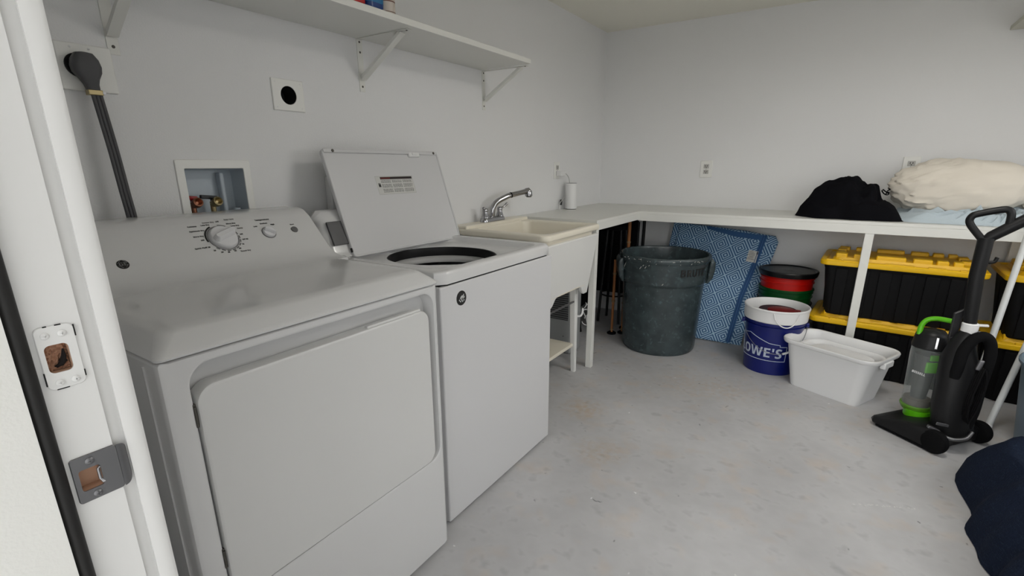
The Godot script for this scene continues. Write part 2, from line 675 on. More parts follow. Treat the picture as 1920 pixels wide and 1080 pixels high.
func door_frame() -> void:
	# jamb face x = 1.2; the strike side is seen from outside
	var root := Node3D.new()
	root.name = "door_1"
	root.set_meta("kind", "structure")
	root.set_meta("label", "white painted door frame with strike plates beside the dryer")
	add_child(root)
	var H := 2.03
	var up := Basis(Vector3(1, 0, 0), Vector3(0, 0, -1), Vector3(0, 1, 0))   # polygon (x, -z) stands up along y
	var post := func(poly: Array, b: float, h: float) -> MB:
		return MB.new().at(Vector3.ZERO, up).prism(poly, h, b)
	var P := func(a: float, z: float) -> Vector2: return Vector2(a, -z)
	var jb := CSGBox3D.new()
	jb.name = "jamb"
	jb.size = Vector3(0.0355, H, 0.114)
	jb.position = Vector3(1.18225, H / 2, 4.143)
	jb.material = M.trim
	root.add_child(jb)
	csg_box(jb, "latch_pocket", Vector3(1.1855, 0.9665, 4.1000), Vector3(1.21, 0.9935, 4.1200), M.wood_raw, true)
	csg_box(jb, "bolt_pocket", Vector3(1.1875, 1.1025, 4.1000), Vector3(1.21, 1.1325, 4.1200), M.wood_raw, true)
	part(post.call([P.call(2.06, 4.086), P.call(2.095, 4.086), P.call(2.095, 4.20), P.call(2.06, 4.20)], 0.0015, H), "jamb", root, M.trim)
	part(MB.new().box(Vector3(1.63, H + 0.0175, 4.143), Vector3(0.93, 0.035, 0.114), 0.0015), "head_jamb", root, M.trim)
	# stop, outside of the rubber seal
	part(post.call([P.call(1.198, 4.1435), P.call(1.2125, 4.1435), P.call(1.2125, 4.199), P.call(1.198, 4.199)], 0.002, H), "stop", root, rough_skin(mat(Color(0.90, 0.90, 0.885), 0.7), bump_noise(0.05, 31), 14.0, 0.015))
	part(post.call([P.call(2.0475, 4.1435), P.call(2.062, 4.1435), P.call(2.062, 4.199), P.call(2.0475, 4.199)], 0.002, H), "stop", root, M.trim)
	var seal := MB.new()
	var pts := []
	for k in 9:
		pts.append(Vector3(1.2035, 0.002 + (H - 0.01) * k / 8.0, 4.1365))
	seal.tube(pts, 0.0075, 10)
	part(seal, "weatherstrip", root, mat(Color(0.07, 0.066, 0.062), 0.55), 50.0, "dark brown rubber weatherstrip")
	# casing towards the room: a bead and a flat
	part(post.call([P.call(1.12, 4.086), P.call(1.1925, 4.086), P.call(1.1945, 4.080), P.call(1.1925, 4.072), P.call(1.12, 4.072)], 0.0, H), "casing_bead", root, M.trim)
	part(post.call([P.call(1.135, 4.0725), P.call(1.197, 4.0725), P.call(1.1985, 4.066), P.call(1.1985, 4.058), P.call(1.196, 4.054), P.call(1.15, 4.056), P.call(1.135, 4.064)], 0.0, H + 0.06), "casing", root, M.trim)
	part(post.call([P.call(2.06, 4.074), P.call(2.125, 4.074), P.call(2.125, 4.062), P.call(2.064, 4.054)], 0.0, H + 0.06), "casing", root, M.trim)
	part(MB.new().box(Vector3(1.63, H + 0.03, 4.064), Vector3(0.99, 0.06, 0.018), 0.003), "head_casing", root, M.trim)
	strike(root)


# a flat plate with a rounded rectangular hole, in the zy plane, facing +x
func holed_plate(mb: MB, hz: float, hy: float, r: float, hole: Vector4, thick: float, hr := 0.004) -> MB:
	var n := 48
	var lip := 0.0006
	var rings := [
		ring_yz(hole.z, hole.w, hr, 0.0, hole.x, hole.y, n), ring_yz(hz, hy, r, 0.0, 0, 0, n), ring_yz(hz, hy, r, thick - lip, 0, 0, n), ring_yz(hz - lip, hy - lip, r, thick, 0, 0, n),
		ring_yz(hole.z, hole.w, hr, thick, hole.x, hole.y, n), ring_yz(hole.z, hole.w, hr, 0.0, hole.x, hole.y, n)]
	return mb.loft(rings, false)


func screw_head(parent: Node, p: Vector3, r: float, m: Material, towards := Vector3.RIGHT) -> void:
	var y := towards.normalized()
	var s := y.cross(Vector3.UP if absf(y.y) < 0.9 else Vector3.RIGHT).normalized()
	var mb := MB.new().at(p, Basis(s, y, s.cross(y)))
	mb.lathe([Vector2(0, 0), Vector2(r, 0), Vector2(r, r * 0.2), Vector2(r * 0.6, r * 0.5), Vector2(0, r * 0.55)], 16)
	mb.box(Vector3(0, r * 0.5, 0), Vector3(r * 1.1, r * 0.2, r * 0.25))
	mb.box(Vector3(0, r * 0.5, 0), Vector3(r * 0.25, r * 0.2, r * 1.1))
	part(mb, "screw", parent, m)


func strike(root: Node) -> void:
	# latch strike: satin steel, with a curved lip over the jamb edge
	var c := Vector3(1.2002, 0.981, 4.1045)
	var mb := MB.new().at(c)
	holed_plate(mb, 0.0205, 0.0265, 0.0035, Vector4(0.006, -0.001, 0.0095, 0.0125), 0.0018, 0.003)
	var s := part(mb, "strike_plate", root, M.satin, 35.0, "satin steel latch strike plate with curved lip")
	mb = MB.new()
	mb.grid(8, 10, func(u: float, w: float) -> Vector3:
		var a := u * 1.25
		var half := 0.0258 * sqrt(maxf(0.0, 1.0 - pow(u * 0.82, 2.2)))
		return c + Vector3(0.0018 - (1.0 - cos(a)) * 0.011, (1.0 - 2.0 * w) * -half, -0.0203 - sin(a) * 0.011))
	part(mb, "strike_lip", s, M.satin, 60.0)
	part(MB.new().tube([c + Vector3(0.0012, 0.009, -0.0035), c + Vector3(-0.0005, 0.006, -0.0015), c + Vector3(-0.0005, -0.006, -0.0015), c + Vector3(0.0012, -0.011, -0.0035)], 0.0016, 8), "latch_tongue", s, M.steel)
	screw_head(s, c + Vector3(0.0016, 0.019, 0.004), 0.0042, M.satin)
	screw_head(s, c + Vector3(0.0016, -0.0205, 0.004), 0.0042, M.satin)
	# deadbolt strike, painted over, with chipped paint along its outline
	var d := Vector3(1.2002, 1.1185, 4.1085)
	mb = MB.new().at(d)
	holed_plate(mb, 0.0155, 0.0325, 0.006, Vector4(0.0015, -0.001, 0.0095, 0.0145), 0.0016, 0.005)
	var p := part(mb, "deadbolt_plate", root, M.trim, 35.0, "white painted deadbolt strike plate with chipped edges")
	mb = MB.new()
	mb.grid(14, 16, func(u: float, w: float) -> Vector3:
		var e := noise.get_noise_2d(u * 60.0, w * 60.0) * 0.004 + noise.get_noise_2d(u * 200.0, w * 200.0) * 0.002
		return Vector3(1.1905 + e, 1.103 + w * 0.029, 4.1195 - u * 0.019))
	part(mb, "chipped_wood", p, mat(Color(0.74, 0.58, 0.48), 0.95), 20.0, "chipped bare wood inside the bolt hole")
	mb = MB.new()
	mb.tube([Vector3(1.193, 1.124, 4.1035), Vector3(1.1945, 1.117, 4.1045), Vector3(1.194, 1.111, 4.1065), Vector3(1.193, 1.106, 4.1115)], [0.0008, 0.0022, 0.0030, 0.0008], 7)
	mb.tube([Vector3(1.1935, 1.112, 4.1025), Vector3(1.194, 1.109, 4.1075), Vector3(1.193, 1.1075, 4.113)], [0.001, 0.0024, 0.0007], 7)
	part(mb, "splinter", p, mat(Color(0.07, 0.05, 0.05), 0.9), 20.0)
	for sp in [Vector3(0.0016, 0.0235, 0.0075), Vector3(0.0016, 0.0235, -0.0055), Vector3(0.0016, -0.026, 0.0055), Vector3(0.0016, -0.026, -0.007)]:
		screw_head(p, d + sp, 0.0036, M.trim)
	var chip := MB.new()
	for s4 in [[0, 0.0325, -0.004, 0.005, 1], [0, 0.0325, 0.006, 0.003, 1], [-0.0155, 0.024, 0, 0.012, 0], [0.0155, -0.02, 0, 0.014, 0], [-0.0155, -0.022, 0, 0.007, 0], [0.004, -0.0325, 0, 0.01, 1]]:
		chip.box(d + Vector3(0.0012, s4[1], s4[0] + s4[2]), Vector3(0.0012, 0.0012 if s4[4] == 1 else s4[3], s4[3] if s4[4] == 1 else 0.0012), 0.0003)
	part(chip, "chipped_edge", p, M.gap)


# ---------------------------------------------------------------- dryer
func flat_basis(n: Vector3) -> Basis:
	# columns: viewer's right, up along the face, outward normal
	var r := Vector3.UP.cross(n).normalized()
	return Basis(r, n.cross(r), n)


func dryer() -> void:
	var t := thing("clothes_dryer", "white front-loading clothes dryer with dial console, nearest to the door frame", "dryer", Vector3(0.10, 0, 3.5245))
	var hz := 0.3815
	var X := 0.735
	var mb := MB.new()
	# cabinet lofted from back to front, then into the door recess
	var cy := 0.4835
	var hy := 0.4705
	var rc := 0.045
	var dz := (3.160 + 3.857) / 2 - 3.5245
	var dh := (3.857 - 3.160) / 2
	var dy := (0.366 + 0.934) / 2
	var dv := (0.934 - 0.366) / 2
	mb.loft([ring_yz(hz, hy, 0.006, 0.0, 0, cy), ring_yz(hz, hy, 0.006, X - 0.014, 0, cy), ring_yz(hz - 0.004, hy - 0.001, 0.008, X - 0.004, 0, cy), ring_yz(hz - 0.012, hy - 0.004, 0.01, X, 0, cy),
		ring_yz(dh + 0.006, dv + 0.006, rc + 0.006, X, dz, dy), ring_yz(dh, dv, rc, X - 0.004, dz, dy), ring_yz(dh - 0.004, dv - 0.004, rc, X - 0.045, dz, dy)], true)
	part(mb, "cabinet", t, M.enamel, 40.0)
	mb = MB.new()
	for a in [[0.06, -0.33], [0.06, 0.33], [0.68, -0.33], [0.68, 0.33]]:
		part(MB.new().at(Vector3(a[0], 0, a[1])).lathe([Vector2(0, 0), Vector2(0.018, 0), Vector2(0.018, 0.008), Vector2(0.012, 0.016), Vector2(0, 0.016)], 12), "foot", t, M.black_plastic)
	# side panel seam near the front left edge
	part(MB.new().box(Vector3(X - 0.055, 0.49, hz + 0.001), Vector3(0.006, 0.90, 0.004), 0.0015), "side_seam", t, M.enamel)
	# door
	var kz := (3.190 + 3.853) / 2 - 3.5245
	var kh := (3.853 - 3.190) / 2
	var ky := (0.372 + 0.889) / 2
	var kv := (0.889 - 0.372) / 2
	mb = MB.new()
	mb.loft([ring_yz(kh - 0.004, kv - 0.004, rc - 0.008, X - 0.04, kz, ky), ring_yz(kh, kv, rc - 0.006, X - 0.02, kz, ky), ring_yz(kh, kv, rc - 0.006, X - 0.002, kz, ky), ring_yz(kh - 0.002, kv - 0.002, rc - 0.008, X + 0.003, kz, ky), ring_yz(kh - 0.008, kv - 0.008, rc - 0.012, X + 0.006, kz, ky)], true)
	var door := part(mb, "door", t, M.door_skin, 40.0)
	part(MB.new().box(Vector3(X - 0.006, ky + kv + 0.002, kz - 0.20), Vector3(0.014, 0.008, 0.20), 0.003), "pull_lip", door, M.door_skin)
	for y in [0.829, 0.488]:
		mb = MB.new().box(Vector3(X - 0.008, y, 0.3315), Vector3(0.012, 0.05, 0.006), 0.001)
		mb.tube([Vector3(X - 0.002, y - 0.02, 0.3315), Vector3(X - 0.002, y + 0.02, 0.3315)], 0.003, 8)
		part(mb, "hinge", door, M.screw)
	part(MB.new().box(Vector3(X - 0.030, ky - 0.03, 0.3305), Vector3(0.01, kv * 1.75, 0.005)), "hinge_gap", t, M.gap)
	# top panel with bevelled shoulders
	mb = MB.new()
	var top := func(front: float, side: float, y: float, r: float) -> PackedVector3Array:
		return ring_xz((X + 0.006 - front) / 2, hz + 0.002 - side, r, y, (X + 0.006 - front) / 2, 0)
	mb.loft([top.call(0.012, 0.010, 0.954, 0.01), top.call(0.002, 0.002, 0.9575, 0.012), top.call(0.0, 0.0, 0.962, 0.014), top.call(0.006, 0.005, 0.970, 0.018), top.call(0.036, 0.028, 0.994, 0.026), top.call(0.044, 0.036, 0.9985, 0.028), top.call(0.054, 0.046, 1.0015, 0.03), top.call(0.070, 0.060, 1.003, 0.03), top.call(0.20, 0.10, 1.0045, 0.03)], true)
	part(mb, "top_panel", t, M.enamel, 40.0)
	# console: its profile runs from the back, over the crown, down the sloping face
	mb = MB.new()
	var prof := [Vector2(0.0, 0.985), Vector2(0.0, 1.135), Vector2(0.008, 1.152), Vector2(0.025, 1.160), Vector2(0.10, 1.160), Vector2(0.132, 1.154), Vector2(0.158, 1.137), Vector2(0.197, 1.095), Vector2(0.245, 1.043), Vector2(0.265, 1.026), Vector2(0.287, 1.014), Vector2(0.315, 1.006), Vector2(0.35, 1.003), Vector2(0.35, 0.985)]
	mb.x = Transform3D(Basis.IDENTITY, Vector3(0, 0, -0.377))
	mb.prism(prof, 0.754, 0.012)
	var con := part(mb, "console", t, M.enamel, 50.0)
	# dial face
	var n := Vector3(0.734, 0.68, 0).normalized()
	var fb := flat_basis(n)
	var on := func(zw: float, along: float, lift: float) -> Vector3:
		return Vector3(0.197, 1.095, zw - 3.5245) + fb.y * along + n * lift
	var lb := Basis(fb.x, n, fb.x.cross(n))
	var k := 3.481
	part(MB.new().at(on.call(k, 0, -0.004), lb).lathe([Vector2(0, 0), Vector2(0.0445, 0), Vector2(0.0445, 0.0054), Vector2(0.0425, 0.006), Vector2(0.041, 0.0054), Vector2(0.041, 0)], 48), "dial_ring", con, M.ring_grey)
	var kn := MB.new().at(on.call(k, 0, 0), lb)
	kn.lathe([Vector2(0, 0), Vector2(0.0385, 0), Vector2(0.039, 0.004), Vector2(0.037, 0.010), Vector2(0.034, 0.013), Vector2(0, 0.0145)], 48)
	part(kn, "dial_knob", con, M.knob, 50.0)
	var grip := MB.new().at(on.call(k, 0, 0.012), lb * Basis(Vector3.UP, 0.35))
	grip.loft([ring_xz(0.036, 0.012, 0.010, 0.0), ring_xz(0.035, 0.010, 0.009, 0.012), ring_xz(0.033, 0.006, 0.005, 0.019)], true)
	part(grip, "dial_grip", con, M.knob, 50.0)
	var arc := func(called: String, r0: float, r1: float, a0: float, a1: float, ink: Material) -> void:
		var mark := MB.new()
		mark.at(on.call(k, 0, 0.0008), fb)
		var steps := 14
		for i in steps:
			var p0 := lerpf(a0, a1, float(i) / steps)
			var p1 := lerpf(a0, a1, float(i + 1) / steps)
			var A := Vector3(sin(p0), cos(p0), 0)
			var B := Vector3(sin(p1), cos(p1), 0)
			mark.q(A * r1, A * r0, B * r0, B * r1)
		part(mark, called, con, ink)
	arc.call("dial_arc", 0.0455, 0.0500, -1.75, -0.42, M.ink)
	for a in 9:
		arc.call("dial_tick", 0.0458, 0.0488, 1.20 + a * 0.32, 1.42 + a * 0.32, M.ink_grey)
	arc.call("dial_arc", 0.0460, 0.0490, 0.05, 0.55, M.ink_grey)
	var words := MB.new()
	var word := func(s: String, zw: float, along: float, h: float) -> void:
		words.at(on.call(zw, along, 0.0007), fb)
		words.text(s, h)
	word.call("Cottons", 3.5472, 0.0506, 0.0048)
	word.call("Less Dry", 3.5104, 0.0519, 0.004)
	word.call("Optimum Dry", 3.541, 0.0335, 0.004)
	word.call("More Dry", 3.5454, 0.0139, 0.004)
	word.call("Off", 3.5402, -0.0007, 0.004)
	word.call("Quick Fluff 20", 3.5521, -0.0269, 0.004)
	word.call("20", 3.5248, -0.0407, 0.004)
	word.call("30", 3.5073, -0.0497, 0.004)
	word.call("40", 3.4896, -0.0529, 0.004)
	word.call("50", 3.4699, -0.0512, 0.004)
	word.call("60", 3.4523, -0.0447, 0.004)
	word.call("70", 3.4364, -0.0311, 0.004)
	word.call("Off 80", 3.4213, -0.0144, 0.004)
	word.call("Off", 3.4237, 0.0055, 0.004)
	word.call("Off", 3.4715, 0.0604, 0.004)
	word.call("More Dry", 3.4355, 0.0494, 0.004)
	word.call("Less Dry", 3.4271, 0.0399, 0.004)
	word.call("Temperature", 3.3334, 0.0522, 0.0054)
	word.call("Low", 3.3672, 0.0288, 0.004)
	word.call("Medium", 3.3357, 0.0372, 0.0036)
	word.call("High", 3.3085, 0.03, 0.004)
	word.call("Start", 3.2426, 0.0218, 0.0046)
	part(words, "lettering", con, M.ink)
	var grey := MB.new()
	for g in [["Damp", 3.417, 0.0289], ["Easy Care", 3.4344, 0.0653], ["Sensor Dry", 3.4982, 0.0604], ["Timed Dry", 3.4403, -0.0557]]:
		grey.at(on.call(g[1], g[2], 0.0007), fb)
		grey.text(g[0], 0.0036)
	part(grey, "lettering", con, M.ink_grey)
	# temperature knob and start button
	part(MB.new().at(on.call(3.336, 0, -0.003), lb).lathe([Vector2(0, 0), Vector2(0.0225, 0), Vector2(0.0225, 0.0042), Vector2(0.021, 0.0046), Vector2(0, 0.0046)], 36), "knob_ring", con, M.ring_grey)
	kn = MB.new().at(on.call(3.336, 0, 0), lb)
	kn.lathe([Vector2(0, 0), Vector2(0.0195, 0), Vector2(0.0195, 0.006), Vector2(0.018, 0.009), Vector2(0, 0.010)], 36)
	kn.x = Transform3D(lb * Basis(Vector3.UP, 2.5), on.call(3.336, 0, 0.009))
	kn.loft([ring_xz(0.018, 0.006, 0.005, 0.0), ring_xz(0.0175, 0.005, 0.004, 0.007), ring_xz(0.016, 0.003, 0.0025, 0.010)], true)
	part(kn, "temperature_knob", con, M.knob, 50.0)
	part(MB.new().at(on.call(3.245, 0, -0.002), lb).lathe([Vector2(0, 0), Vector2(0.0115, 0), Vector2(0.0115, 0.004), Vector2(0.0105, 0.006), Vector2(0, 0.0066)], 28), "start_button", con, M.button, 50.0)
	# round emblem with the letters
	var e := MB.new().at(on.call(3.753, -0.045, -0.001), lb)
	e.lathe([Vector2(0, 0), Vector2(0.0135, 0), Vector2(0.0135, 0.002), Vector2(0.0128, 0.0026), Vector2(0, 0.0026)], 36)
	var em := part(e, "emblem", con, M.ink)
	e = MB.new()
	e.at(on.call(3.753, -0.045, 0.0022), fb)
	e.text("GE", 0.0095, 0.0006, 0.0, 0.0, 0.0, 0.0, true)
	for a in 4:
		var base := a * PI / 2 + 0.3
		var sw := []
		for i in 9:
			var ph := base + i * 0.13
			var rad := 0.0112 - 0.0016 * sin(i / 8.0 * PI)
			sw.append(Vector3(cos(ph) * rad, sin(ph) * rad, 0.0))
		e.tube(sw, 0.0005, 5)
	part(e, "monogram", em, M.steel)


# ---------------------------------------------------------------- washer
func ring_ray(hx: float, hz: float, r: float, y: float, cx: float, cz: float, n := 72) -> PackedVector3Array:
	# rounded rectangle sampled by angle, so that it joins to a circle (r < 0: a circle of radius hx)
	var o := PackedVector3Array()
	for k in n:
		var a := TAU * k / n
		var d := Vector2(cos(a), sin(a))
		var p := d * hx
		if r >= 0.0:
			p = d * minf(hx / maxf(absf(d.x), 1e-6), hz / maxf(absf(d.y), 1e-6))
			if absf(p.x) > hx - r and absf(p.y) > hz - r and r > 0.0:
				var c := Vector2(signf(d.x) * (hx - r), signf(d.y) * (hz - r))
				var bb := d.dot(c)
				p = d * (bb + sqrt(maxf(0.0, bb * bb - c.length_squared() + r * r)))
		o.append(Vector3(cx + p.x, y, cz - p.y))
	return o


func washer() -> void:
	var t := thing("washing_machine", "white top-loading washing machine with its lid propped open, between dryer and sink", "washer", Vector3(0.10, 0, 2.6945))
	var X := 0.682
	var hz := 0.3765
	var mb := MB.new()
	mb.box(Vector3(X - 0.010, 0.4655, 0), Vector3(0.020, 0.905, hz * 2), 0.006, 3)
	for s in [-1.0, 1.0]:
		mb.box(Vector3(X / 2 - 0.006, 0.4655, s * (hz - 0.006)), Vector3(X - 0.012, 0.905, 0.012), 0.002)
	mb.box(Vector3(0.006, 0.4655, 0), Vector3(0.012, 0.905, hz * 2 - 0.01), 0.002)
	mb.box(Vector3(X / 2, 0.025, 0), Vector3(X - 0.02, 0.02, hz * 2 - 0.02))
	part(mb, "cabinet", t, M.enamel_matte, 40.0)
	for a in [[0.06, -0.32], [0.06, 0.32], [0.63, -0.32], [0.63, 0.32]]:
		part(MB.new().at(Vector3(a[0], 0, a[1])).lathe([Vector2(0, 0), Vector2(0.018, 0), Vector2(0.018, 0.008), Vector2(0.012, 0.016), Vector2(0, 0.016)], 12), "foot", t, M.black_plastic)
	mb = MB.new()
	mb.loft([ring_ray(X / 2 - 0.04, hz - 0.04, 0.008, 0.915, X / 2, 0), ring_ray(X / 2 - 0.005, hz - 0.005, 0.008, 0.915, X / 2, 0), ring_ray(X / 2 - 0.005, hz - 0.005, 0.008, 0.9255, X / 2, 0), ring_ray(X / 2 - 0.04, hz - 0.04, 0.008, 0.9255, X / 2, 0)], false)
	part(mb, "gap_strip", t, M.gap)
	# top deck with a sunken well and a round opening
	var c := Vector3(0.355, 0, -0.015)
	mb = MB.new()
	mb.loft([ring_ray(0.225, 0.225, -1, 0.924, c.x, c.z), ring_ray(X / 2, hz, 0.008, 0.924, X / 2, 0), ring_ray(X / 2 + 0.001, hz + 0.001, 0.010, 0.928, X / 2, 0), ring_ray(X / 2 + 0.001, hz + 0.001, 0.010, 0.957, X / 2, 0), ring_ray(X / 2 - 0.002, hz - 0.002, 0.012, 0.964, X / 2, 0), ring_ray(X / 2 - 0.007, hz - 0.007, 0.014, 0.968, X / 2, 0), ring_ray(X / 2 - 0.016, hz - 0.016, 0.016, 0.969, X / 2, 0),
		ring_ray(0.262, 0.338, 0.06, 0.969, c.x + 0.03, 0), ring_ray(0.256, 0.332, 0.06, 0.965, c.x + 0.03, 0), ring_ray(0.242, 0.318, 0.07, 0.946, c.x + 0.028, 0), ring_ray(0.233, 0.233, -1, 0.941, c.x, c.z), ring_ray(0.228, 0.228, -1, 0.937, c.x, c.z), ring_ray(0.225, 0.225, -1, 0.924, c.x, c.z)], false)
	part(mb, "top_deck", t, M.enamel, 38.0)
	mb = MB.new().at(Vector3(c.x, 0, c.z))
	mb.lathe([Vector2(0.232, 0.897), Vector2(0.232, 0.93), Vector2(0.227, 0.938), Vector2(0.2245, 0.936), Vector2(0.222, 0.92), Vector2(0.222, 0.897)], 64)
	part(mb, "opening_collar", t, M.black_plastic, 40.0, "black plastic opening collar")
	mb = MB.new().at(Vector3(c.x, 0, c.z))
	mb.lathe([Vector2(0.234, 0.868), Vector2(0.234, 0.897), Vector2(0.222, 0.899), Vector2(0.208, 0.892), Vector2(0.203, 0.882), Vector2(0.203, 0.872)], 64)
	part(mb, "tub_ring", t, M.basket, 40.0)
	mb = MB.new().at(Vector3(c.x, 0, c.z))
	mb.lathe([Vector2(0, 0.42), Vector2(0.228, 0.42), Vector2(0.228, 0.855), Vector2(0.204, 0.858), Vector2(0.202, 0.852), Vector2(0.202, 0.46), Vector2(0.18, 0.44), Vector2(0, 0.44)], 64)
	part(mb, "basket", t, M.basket, 40.0)
	mb = MB.new().at(Vector3(c.x, 0, c.z))
	mb.lathe([Vector2(0, 0.44), Vector2(0.15, 0.44), Vector2(0.14, 0.47), Vector2(0.06, 0.50), Vector2(0.045, 0.62), Vector2(0.03, 0.65), Vector2(0, 0.655)], 32)
	part(mb, "agitator", t, M.basket, 40.0)
	# control console behind the lid
	mb = MB.new()
	mb.x = Transform3D(Basis.IDENTITY, Vector3(0, 0, -0.372))
	mb.prism([Vector2(0.0, 0.96), Vector2(0.0, 1.10), Vector2(0.012, 1.128), Vector2(0.035, 1.136), Vector2(0.062, 1.128), Vector2(0.085, 1.104), Vector2(0.112, 1.05), Vector2(0.135, 0.985), Vector2(0.145, 0.968), Vector2(0.15, 0.96)], 0.744, 0.026)
	var con := part(mb, "console", t, M.enamel, 50.0)
	var n := Vector3(0.92, 0.39, 0).normalized()
	mb = MB.new().at(Vector3(0.112, 1.05, 0) + n * 0.0015, flat_basis(n))
	mb.box(Vector3(0, 0, 0), Vector3(0.70, 0.095, 0.008), 0.003)
	part(mb, "control_panel", con, mat(Color(0.30, 0.30, 0.31), 0.4), 35.0, "dark grey control panel")
	# lid: a shallow tray, hinged at the back of the deck
	var lean := atan2(0.13, 0.387)
	var b := Basis(Vector3(cos(lean), sin(lean), 0), Vector3(-sin(lean), cos(lean), 0), Vector3(0, 0, 1))
	mb = MB.new().at(Vector3(0.155, 0.9535, -0.049), b)
	var L := func(hzz: float, lo: float, hi: float, r: float, x0: float) -> PackedVector3Array:
		return ring_yz(hzz, (hi - lo) / 2, r, x0, 0, (hi + lo) / 2)
	mb.loft([L.call(0.325, 0.008, 0.428, 0.018, -0.016), L.call(0.332, 0.001, 0.435, 0.020, -0.010), L.call(0.333, 0.0, 0.436, 0.020, 0.004), L.call(0.331, 0.002, 0.434, 0.018, 0.007), L.call(0.325, 0.007, 0.428, 0.014, 0.007), L.call(0.323, 0.009, 0.426, 0.012, 0.003), L.call(0.318, 0.014, 0.422, 0.012, 0.002)], true)
	var lid := part(mb, "lid", t, M.enamel_matte, 35.0)
	var Lb := Transform3D(b, Vector3(0.155, 0.9535, -0.049))
	mb = MB.new()
	mb.x = Lb
	mb.box(Vector3(0.005, 0.424, 0.0), Vector3(0.012, 0.013, 0.655), 0.003)
	part(mb, "lid_rim", lid, M.enamel_matte)
	mb = MB.new()
	mb.x = Lb * Transform3D(Basis.IDENTITY, Vector3(0.006, 0.416, -0.165))
	mb.box(Vector3.ZERO, Vector3(0.014, 0.022, 0.07), 0.006).box(Vector3(0.006, 0.002, 0), Vector3(0.008, 0.010, 0.03), 0.002)
	part(mb, "lid_latch", lid, M.plastic)
	for zz in [0.285, -0.30]:
		mb = MB.new()
		mb.x = Lb * Transform3D(Basis(Vector3(0, 1, 0), Vector3(1, 0, 0), Vector3(0, 0, -1)), Vector3(0.010, 0.424, zz))
		mb.lathe([Vector2(0, 0), Vector2(0.006, 0), Vector2(0.006, 0.003), Vector2(0.004, 0.004), Vector2(0, 0.004)], 14)
		part(mb, "bumper", lid, M.screw)
	for zz in [0.33, -0.33]:
		mb = MB.new()
		mb.x = Lb
		mb.box(Vector3(0.002, 0.030, zz), Vector3(0.010, 0.042 if zz < 0 else 0.018, 0.008), 0.002)
		part(mb, "lid_hinge", lid, M.black_plastic)
	# warning sticker: print on a thin label
	var img := Image.create(420, 150, false, Image.FORMAT_RGB8)
	img.fill(Color(0.80, 0.80, 0.79))
	img.fill_rect(Rect2i(0, 0, 420, 150), Color(0.62, 0.62, 0.61))
	img.fill_rect(Rect2i(2, 2, 416, 146), Color(0.80, 0.80, 0.79))
	img.fill_rect(Rect2i(52, 6, 360, 20), Color(0.10, 0.03, 0.03))
	img.fill_rect(Rect2i(60, 11, 100, 10), Color(0.40, 0.05, 0.04))
	var rng := RandomNumberGenerator.new()
	rng.seed = 9
	for col in 3:
		for row in 13:
			var x := 54 + col * 120
			var y := 34 + row * 8
			while x < 54 + col * 120 + 104:
				var wd := rng.randi_range(5, 18)
				if row % 5 != 3:
					img.fill_rect(Rect2i(x, y, mini(wd, 54 + col * 120 + 108 - x), 4), Color(0.34, 0.34, 0.33))
				x += wd + 4
	img.fill_rect(Rect2i(18, 66, 24, 22), Color(0.05, 0.05, 0.05))
	for k in 4:
		img.fill_rect(Rect2i(18 + k * 6, 56, 4, 12), Color(0.05, 0.05, 0.05))
	var lm := mat(Color.WHITE, 0.5)
	lm.albedo_texture = ImageTexture.create_from_image(img)
	mb = MB.new()
	mb.x = Lb
	mb.grid(1, 1, func(u: float, w: float) -> Vector3: return Vector3(0.0028, 0.320 - w * 0.079, 0.105 - u * 0.222))
	mb.v.reverse()
	mb.uv.reverse()
	part(mb, "warning_label", lid, lm, 35.0, "printed warning label with a dark red header")
	# round badge on the front
	var lb := Basis(Vector3(0, 0, -1), Vector3(1, 0, 0), Vector3(0, -1, 0))
	mb = MB.new().at(Vector3(X - 0.001, 0.8625, 0.270), lb)
	mb.lathe([Vector2(0, 0), Vector2(0.026, 0), Vector2(0.026, 0.002), Vector2(0.025, 0.0032), Vector2(0, 0.0032)], 40)
	var badge := part(mb, "badge", t, M.ink, 40.0, "round black badge with white strokes")
	mb = MB.new().at(Vector3(X + 0.0024, 0.8625, 0.270), Basis(Vector3(0, 0, -1), Vector3(0, 1, 0), Vector3(1, 0, 0)))
	for s in [[-0.004, 0.004, 0.85, 0.009], [0.005, 0.005, 0.95, 0.012], [0.011, 0.001, 1.0, 0.006]]:
		var ln: float = s[3]
		mb.tube([Vector3(s[0] - cos(s[2]) * ln, s[1] - sin(s[2]) * ln, 0), Vector3(s[0], s[1], 0), Vector3(s[0] + cos(s[2]) * ln, s[1] + sin(s[2]) * ln * 0.8, 0)], [0.0006, 0.0019, 0.0008], 8)
	for s in [[-0.013, -0.006], [-0.007, -0.011], [0.0, -0.007], [0.004, -0.012], [0.011, -0.009]]:
		mb.box(Vector3(s[0], s[1], 0), Vector3(0.0035, 0.0045, 0.0016), 0.0007)
	part(mb, "badge_mark", badge, M.plastic)


